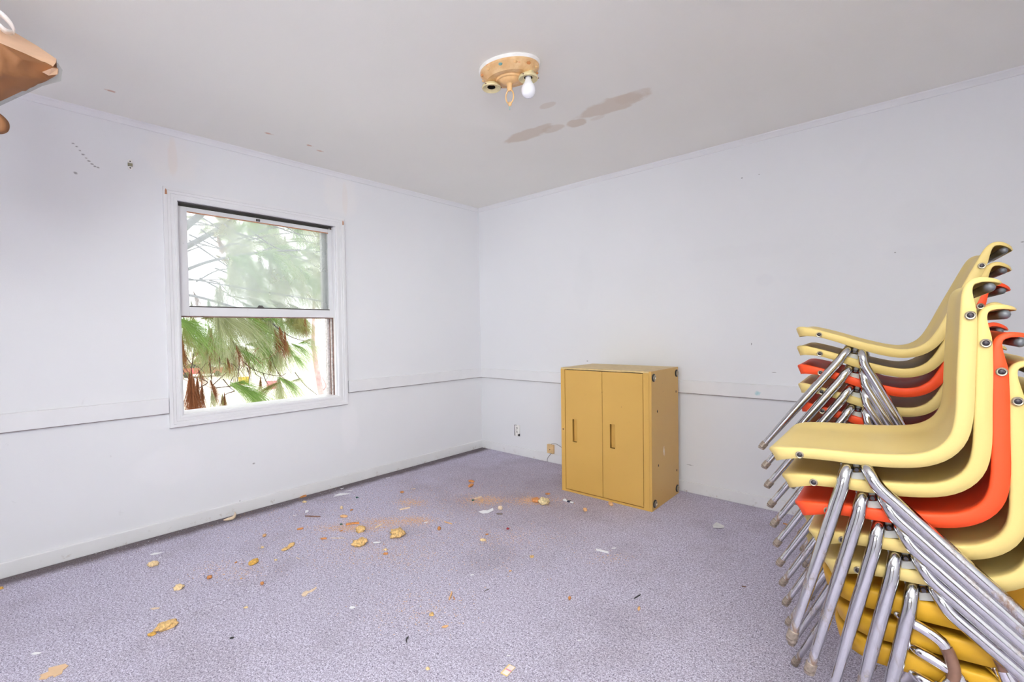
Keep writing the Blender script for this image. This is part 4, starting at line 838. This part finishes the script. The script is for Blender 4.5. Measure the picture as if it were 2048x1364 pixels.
# sawdust and grit, uncountable
def grains(name, spots, mat, n, smin, smax, label, cat, flat=0.5):
    b = MB(); tet = [Vector((1, 0, -.4)), Vector((-.5, .87, -.4)), Vector((-.5, -.87, -.4)), Vector((0, 0, .8))]; tf = [(0, 1, 3), (1, 2, 3), (2, 0, 3), (0, 2, 1)]
    tot = sum(s[4] for s in spots)
    for (px, py, rx, ry, wt) in spots:
        for k in range(int(n * wt / tot)):
            x = random.gauss(px, rx); y = random.gauss(py, ry); q = flr(x, y)
            if q.x < 0.02 or q.y > -0.02: continue
            if q.x > 1.39 and q.y > -0.56: continue
            s = random.uniform(smin, smax); a = random.uniform(0, 6.28); M = Matrix.Translation(q + Vector((0, 0, s * .4))) @ Matrix.Rotation(a, 4, 'Z') @ Matrix.Diagonal((random.uniform(.6, 1.8), 1, flat, 1))
            b.add([M @ (p * s) for p in tet], tf)
    o = b.build(name, mat); return tag(o, label, cat, kind='stuff')
grains('sawdust', [(700, 1056, 38, 4, 3), (780, 1044, 40, 5, 3), (835, 1040, 20, 4, 1.5), (822, 1005, 16, 4, 1.6), (970, 1001, 26, 4.5, 4), (1062, 1001, 17, 4, 2.6), (1085, 1000, 30, 8, 1), (740, 1100, 80, 18, 1.6), (900, 1000, 110, 22, 3), (1020, 1075, 60, 12, 1.2), (850, 1110, 120, 30, 1.5), (460, 1140, 40, 14, 0.8), (840, 1215, 60, 25, 0.7), (700, 1040, 160, 30, 2), (1220, 1115, 30, 8, 0.3)], M_splint, 11000, 0.0012, 0.0032, 'orange sawdust scattered over the middle of the carpet', 'dust')
grains('plaster_dust', [(640, 1000, 90, 18, 3), (690, 987, 20, 4, 2), (300, 1110, 60, 16, 2), (480, 1060, 90, 20, 2), (800, 1100, 260, 70, 2), (210, 1150, 90, 40, 2), (880, 940, 60, 12, 1), (600, 1230, 260, 60, 1.4), (1250, 1130, 160, 70, 0.8)], M_white, 1500, 0.0010, 0.0028, 'white plaster specks strewn over the carpet', 'dust')
grains('dirt_grit', [(500 + 62 * i, 1034 - 17 * i, 34, 3, 1) for i in range(-7, 8)], M_browns, 900, 0.0010, 0.0024, 'brown grit along the window-wall baseboard', 'dirt')

# ------------------------------------------------------------------ outside: pine tree, cable, sapling, yard, cars
struct(MB().box((-160, -120, -3.3), (-0.2, 160, -3.2)).build('ground', M_yard))
random.seed(11)
def needle_cluster(d0, spread, n, L, droop, mat, seed, ax=0.07, w=0.0024):
    rnd = random.Random(seed); b = MB(); d0 = Vector(d0).normalized()
    for i in range(n):
        r = Vector((rnd.gauss(0, 1), rnd.gauss(0, 1), rnd.gauss(0, 1))).normalized() * spread * rnd.uniform(.3, 1.1); d = (d0 + r).normalized(); wig = Vector((rnd.gauss(0, 1), rnd.gauss(0, 1), rnd.gauss(0, .6))) * .10; s0 = d0 * rnd.uniform(-ax, ax * .6)
        l = L * rnd.uniform(.7, 1.08); side = d.cross(Vector((rnd.gauss(0, 1), rnd.gauss(0, 1), rnd.gauss(0, 1)))).normalized(); V = []
        for k in range(5):
            t = k / 4; p = s0 + d * (l * t) + wig * (l * t * t) + Vector((0, 0, -droop * l * t * t)); ww = w * (1 - .55 * t) * .5; V += [p - side * ww, p + side * ww]
        b.add(V, [(2 * k, 2 * k + 1, 2 * k + 3, 2 * k + 2) for k in range(4)])
    return b.mesh('needle_cluster', mat, fix=False)
shapes = {'down': ((0, 0.05, -1), .50, 115, .30, .05), 'side': ((-.1, .75, -.30), .48, 115, .30, .55), 'left': ((-.1, -.7, -.25), .42, 150, .30, .55), 'arch': ((-.1, .62, .15), .46, 115, .30, .95), 'tuft': ((-.1, .35, .35) , .80, 140, .26, .45), 'dead': ((0, .0, -1), .20, 150, .30, .02), 'deadb': ((0, .2, -.6), .55, 120, .20, .3)}
cm = {}
def cmesh(sh, c, v):
    k = (sh, c, v)
    if k not in cm: cm[k] = needle_cluster(*shapes[sh], M_ndl[c], hash((len(sh), ord(sh[0]), ord(c), v)) % 9999)
    return cm[k]
tree = empty('pine_tree', (-2.4, -4.6, -3.2)); tag(tree, 'long-needled pine tree hanging close outside the window', 'tree'); TL = Vector(tree.location)
def cl(px, py, X, sh, c, s=1.0, yaw=0.0):
    o = bpy.data.objects.new('dead_needle_cluster' if c == 'd' else 'needle_cluster', cmesh(sh, c, random.randint(0, 1))); link(o, tree); o.location = onx(px, py, X) - TL; o.rotation_euler = (0, 0, R(yaw + random.uniform(-22, 22))); k = s * random.uniform(.93, 1.07); o.scale = (k, k, k); return o
# fans seen through the open lower half
for a in ((352, 634, -.55, 'side', 'g', .95), (362, 640, -.6, 'side', 'g', 1.0), (436, 634, -.6, 'down', 's', 1.15), (440, 630, -.65, 'side', 's', 1.15), (447, 632, -.7, 'down', 's', 1.1), (368, 650, -.7, 'down', 'o', 1.0), (375, 652, -.8, 'down', 's', .9), (473, 632, -.7, 'side', 's', 1.15), (482, 628, -.8, 'side', 'g', 1.1),
          (412, 690, -.8, 'down', 's', .9), (400, 680, -.9, 'down', 'o', .9), (430, 700, -.9, 'down', 's', .85), (480, 700, -.8, 'side', 'g', 1.0), (492, 704, -.9, 'down', 'o', .9), (470, 690, -.9, 'side', 's', 1.0), (511, 690, -.9, 'side', 'g', .85), (505, 686, -1.0, 'arch', 'g', .9), (530, 690, -1.0, 'down', 'o', .9), (554, 690, -.9, 'down', 's', 1.0), (560, 684, -.95, 'side', 'g', .9),
          (575, 690, -1.0, 'down', 's', .95), (590, 690, -1.0, 'side', 'g', .8), (605, 684, -.95, 'arch', 'g', .8), (613, 680, -.9, 'arch', 's', .75), (588, 712, -1.0, 'side', 'g', .7), (552, 712, -1.0, 'down', 'o', .8), (540, 640, -.9, 'down', 's', 1.0), (520, 645, -.95, 'side', 'o', .9), (575, 632, -1.1, 'down', 's', .75), (590, 630, -1.2, 'down', 'o', .7), (610, 630, -1.2, 'down', 's', .7), (625, 628, -1.2, 'side', 's', .6), (500, 640, -1.0, 'down', 'o', .9),
          (477, 770, -.5, 'side', 'g', 1.15), (480, 776, -.55, 'side', 'g', 1.1), (472, 766, -.5, 'arch', 'g', .8), (490, 785, -.6, 'side', 's', .8), (557, 765, -.7, 'down', 's', 1.0), (550, 768, -.7, 'left', 'o', .8), (565, 758, -.75, 'side', 'g', .9), (570, 762, -.8, 'side', 's', .8), (560, 768, -.8, 'down', 'o', .9), (425, 790, -.6, 'down', 's', .5), (445, 795, -.7, 'down', 'o', .5), (590, 760, -.9, 'arch', 's', .6),
          (395, 705, -1.2, 'tuft', 'o', .8), (450, 712, -1.2, 'down', 'o', .8), (365, 700, -1.2, 'down', 'o', .7)): cl(*a)
for a in ((384, 758, -.55, 'dead', 1.0), (379, 762, -.55, 'dead', 1.05), (395, 768, -.6, 'dead', .85), (404, 776, -.62, 'dead', .7), (388, 770, -.58, 'dead', .9), (424, 770, -.7, 'deadb', .6), (430, 778, -.7, 'dead', .45), (449, 792, -.7, 'dead', .5), (521, 758, -.8, 'dead', .42), (561, 664, -.85, 'deadb', .85), (553, 672, -.85, 'deadb', .9), (570, 670, -.85, 'dead', .6), (610, 640, -1.0, 'dead', .55), (423, 668, -.75, 'dead', .8), (475, 700, -.75, 'deadb', .6), (455, 720, -.8, 'deadb', .5), (540, 715, -.9, 'dead', .5), (510, 632, -.9, 'deadb', .7), (366, 690, -.7, 'dead', .6), (399, 745, -.8, 'deadb', .5), (358, 665, -.62, 'dead', .7)): cl(a[0], a[1], a[2], a[3], 'd', a[4])
random.seed(21)
for k in range(44):
    px = random.uniform(356, 600); py = random.uniform(632, 700 if px < 560 else 660)
    cl(px, py, random.uniform(-1.5, -.85), random.choice(('down', 'down', 'side', 'arch')), random.choice('ssogog'), random.uniform(.55, .85))
for k in range(16): cl(random.uniform(356, 470), random.uniform(690, 730), random.uniform(-1.5, -.9), random.choice(('down', 'tuft')), random.choice('so'), random.uniform(.5, .75))
# fans behind the hazy upper sash
for a in ((473, 518, -.9, 'side', 'g', 1.1), (465, 522, -.95, 'down', 's', 1.1), (480, 512, -1.0, 'arch', 'g', 1.0), (524, 505, -.9, 'arch', 'g', 1.15), (530, 508, -.95, 'side', 'g', 1.2), (520, 515, -1.0, 'down', 's', 1.15), (540, 530, -1.0, 'down', 'o', 1.0), (463, 556, -1.0, 'down', 's', 1.0), (450, 560, -1.1, 'side', 's', .9), (605, 542, -1.0, 'side', 'g', 1.0), (600, 540, -1.0, 'down', 's', .9), (612, 538, -1.1, 'arch', 's', .9), (579, 512, -1.1, 'side', 'g', .9), (585, 520, -1.1, 'down', 's', .9), (434, 582, -1.0, 'down', 's', .8), (440, 575, -1.1, 'down', 'o', .8), (561, 545, -1.0, 'down', 's', 1.0), (570, 550, -1.1, 'down', 'o', .9), (501, 540, -1.0, 'down', 'o', .9), (505, 560, -1.0, 'down', 's', 1.0), (545, 565, -1.1, 'side', 's', .9)): cl(*a)
for a in ((501, 530, -1.0, 'deadb', .8), (438, 480, -1.5, 'deadb', .8), (555, 535, -1.05, 'deadb', .7), (390, 590, -1.3, 'deadb', .6), (520, 540, -1.05, 'dead', .7), (575, 548, -1.1, 'dead', .6)): cl(a[0], a[1], a[2], a[3], 'd', a[4])
for k in range(135):
    px = random.uniform(372, 645); py = random.uniform(420, 590)
    if px < 440 and py > 470: continue
    if px > 600 and py < 450: continue
    cl(px, py, random.uniform(-2.6, -1.3), random.choice(('tuft', 'side', 'down', 'arch', 'tuft')), random.choice('sgos'), random.uniform(.9, 1.3))
for k in range(16): cl(random.uniform(372, 600), random.uniform(600, 625), random.uniform(-1.3, -.9), random.choice(('down', 'side')), random.choice('sog'), random.uniform(.8, 1.1))
def branch(pts, r0, r1, mat=M_branch):
    Q = bez([onx(*p) - TL for p in pts], 4); n = len(Q); o = MB().tube(Q, [r0 + (r1 - r0) * i / (n - 1) for i in range(n)], 7).build('branch', mat, tree, smooth=True); return o
P(MB().tube([(0, 0, 0), (0.1, 0.05, 2), (0.0, 0.1, 4), (0.1, 0.2, 6), (0.1, 0.2, 8)], [0.26, 0.22, 0.19, 0.15, 0.1], 14), 'trunk', M_branch_g, tree, smooth=True)
def limb(z, pts, r0, r1): # from the trunk into view
    Q = [onx(*p) - TL for p in pts]; t0 = Vector((0.05, 0.12, z)); Q = bez([t0] + [t0.lerp(Q[0], f) for f in (.4, .7, .87, .95)] + Q, 5); n = len(Q); MB().tube(Q, [r0 + (r1 - r0) * i / (n - 1) for i in range(n)], 9).build('limb', M_branch_g, tree, smooth=True)
limb(4.6, [(340, 505, -1.9), (372, 494, -1.9), (430, 462, -1.9), (500, 420, -1.9), (560, 392, -1.9)], .045, .018)
limb(5.2, [(340, 480, -2.2), (375, 450, -2.2), (400, 430, -2.2), (440, 395, -2.2)], .055, .03)
limb(4.2, [(330, 560, -1.6), (372, 540, -1.6), (430, 520, -1.5), (520, 505, -1.2), (600, 500, -1.1)], .028, .008)
limb(3.6, [(320, 600, -1.4), (370, 590, -1.3), (420, 600, -1.1), (470, 615, -.9), (520, 628, -.9), (560, 660, -.9)], .020, .006)
limb(3.4, [(310, 640, -1.0), (352, 632, -.7), (400, 628, -.65), (440, 630, -.62), (480, 626, -.7)], .020, .006)
random.seed(5)
for k in range(46):
    x0 = random.uniform(360, 560); y0 = random.uniform(420, 600); a = random.uniform(-30, 35); l = random.uniform(40, 120); X = random.uniform(-1.8, -1.0)
    branch([(x0, y0, X), (x0 + l * .5, y0 + l * .5 * math.tan(R(a)) + random.uniform(-6, 6), X), (x0 + l, y0 + l * math.tan(R(a)) + random.uniform(-8, 12), X)], .007, .0025, M_branch_g)
for pts in ([(485, 722, -.8), (500, 735, -.8), (525, 746, -.8), (560, 752, -.8), (572, 746, -.8)], [(424, 772, -.7), (440, 757, -.7), (453, 745, -.7)], [(432, 776, -.62), (455, 773, -.6), (477, 770, -.55), (490, 762, -.5)], [(360, 728, -.6), (368, 745, -.6), (378, 759, -.56), (388, 772, -.56)],
            [(357, 740, -.5), (362, 775, -.5), (365, 800, -.5), (360, 805, -.5), (357, 830, -.5)], [(480, 700, -.8), (478, 735, -.75), (474, 765, -.55)], [(446, 758, -.75), (460, 775, -.7), (470, 782, -.6)], [(415, 690, -.8), (420, 730, -.78), (424, 770, -.7), (422, 800, -.7), (428, 812, -.7)], [(494, 735, -.8), (499, 752, -.8), (497, 766, -.8)], [(526, 746, -.8), (531, 760, -.8), (538, 772, -.8)], [(505, 730, -.8), (512, 748, -.8), (525, 757, -.8)],
            [(372, 655, -.7), (385, 675, -.75), (405, 690, -.8)], [(440, 640, -.65), (455, 670, -.75), (480, 700, -.8)], [(480, 630, -.75), (510, 655, -.85), (545, 668, -.85), (560, 684, -.9)], [(560, 660, -.9), (585, 675, -1.), (612, 682, -.95), (622, 680, -.95)], [(362, 660, -.7), (364, 700, -.7), (360, 735, -.65)], [(390, 690, -.9), (384, 730, -.7), (380, 760, -.56)],
            [(540, 700, -.9), (548, 730, -.85), (560, 752, -.8), (557, 766, -.72)], [(590, 745, -1.), (610, 770, -1.), (632, 788, -1.), (640, 794, -1.)], [(400, 775, -.6), (415, 765, -.65), (400, 757, -.65), (388, 755, -.6)], [(470, 782, -.6), (450, 790, -.65), (440, 812, -.7)]): branch(pts, .0042, .002)
random.seed(9)
for k in range(44):
    x0 = random.uniform(356, 560); y0 = random.uniform(690, 760); a = random.uniform(-150, -30); l = random.uniform(18, 55); X = random.uniform(-1.1, -.6); w = lambda: random.uniform(-5, 5)
    branch([(x0, y0, X), (x0 + l * .35 * math.cos(R(a)) + w(), y0 - l * .35 * math.sin(R(a)) + w(), X), (x0 + l * .7 * math.cos(R(a)) + w(), y0 - l * .7 * math.sin(R(a)) + w(), X), (x0 + l * math.cos(R(a)) + w(), y0 - l * math.sin(R(a)), X)], .0028, .0012, M_branch if k % 2 else M_twig)
cb = empty('overhead_cable', (-0.6, -6, 2)); tag(cb, 'thin overhead cable crossing in front of the pine', 'cable'); a0 = onx(372, 556.5, -.62); a1 = onx(655, 604, -.62); dv = (a1 - a0)
q0 = a0 - dv * 4; q1 = a1 + dv * 4; cb.location = q0
P(MB().tube([Vector((0, 0, 0)), a0 - q0, (a0 + a1) / 2 - q0 - Vector((0, 0, .004)), a1 - q0, q1 - q0], 0.0045, 6), 'wire', M_branch_g, cb, smooth=True)
# slender bare sapling beyond the pine, right of it
s0 = onx(643, 792, -5.0); s1 = onx(626, 690, -5.0); gz = Vector((s0.x, s0.y, -3.2)); sp = empty('bare_sapling', gz); tag(sp, 'slender pinkish bare trunk in the bright yard right of the pine', 'tree')
P(MB().tube([(0, 0, 0), s0 - gz, onx(634, 740, -5.0) - gz, s1 - gz, onx(628, 600, -5.0) - gz], [.07, .055, .05, .035, .02], 8), 'trunk', M_pole, sp, smooth=True)
P(MB().tube(bez([onx(642, 785, -5.0) - gz, onx(652, 772, -5.0) - gz, onx(645, 755, -5.0) - gz], 4), [.014, .014, .014, .012, .012, .011, .011, .010, .008], 6), 'twig', M_pole, sp, smooth=True)
def car(px, py, mat, label, rz):
    c = onz(px, py, -2.45); c.z = -3.2; r = empty('parked_car', c, rz); tag(r, label, 'car')
    P(MB().prism([(-2.2, .35), (2.2, .35), (2.25, .7), (2.1, .9), (1.1, .98), (-1.4, 1.0), (-2.15, .95), (-2.25, .6)], -.85, .85, Matrix(((1, 0, 0, 0), (0, 0, 1, 0), (0, 1, 0, 0), (0, 0, 0, 1)))), 'body', mat, r, bevel=.06)
    P(MB().prism([(-1.7, .95), (1.05, .95), (.45, 1.42), (-1.1, 1.45)], -.74, .74, Matrix(((1, 0, 0, 0), (0, 0, 1, 0), (0, 1, 0, 0), (0, 0, 0, 1)))), 'cabin', M_carglass, r, bevel=.05)
    P(MB().box((-1.1, -.72, 1.42), (.45, .72, 1.48)), 'roof', mat, r, bevel=.03)
    for x in (-1.35, 1.35):
        for y in (-.86, .70): P(MB().lathe([(0, 0), (.2, 0), (.33, .02), (.33, .14), (.2, .16), (0, .16)], 18, Matrix.Translation((x, y + .16, .33)) @ Matrix.Rotation(R(90), 4, 'X')), 'wheel', M_tyre, r, smooth=40)
car(406, 739, M_paintr, 'red parked car far below, seen through the pine', R(70))
def bin_(px, py, mat, label):
    c = onz(px, py, -2.7); c.z = -3.2; r = empty('waste_bin', c, R(30)); tag(r, label, 'bin')
    P(MB().prism([(-.26, 0), (.26, 0), (.32, .6), (-.32, .6)], -.28, .28, Matrix(((1, 0, 0, 0), (0, 0, 1, 0), (0, 1, 0, 0), (0, 0, 0, 1)))), 'body', mat, r, bevel=.03)
    P(MB().box((-.36, -.34, .6), (.36, .34, .66)), 'lid', mat, r, bevel=.03)
bin_(487, 757, M_painty, 'small yellow waste bin far below in the yard'); bin_(544, 765, plain('pink_plastic', (0.55, 0.20, 0.22), 0.4), 'small pink waste bin far below in the yard')
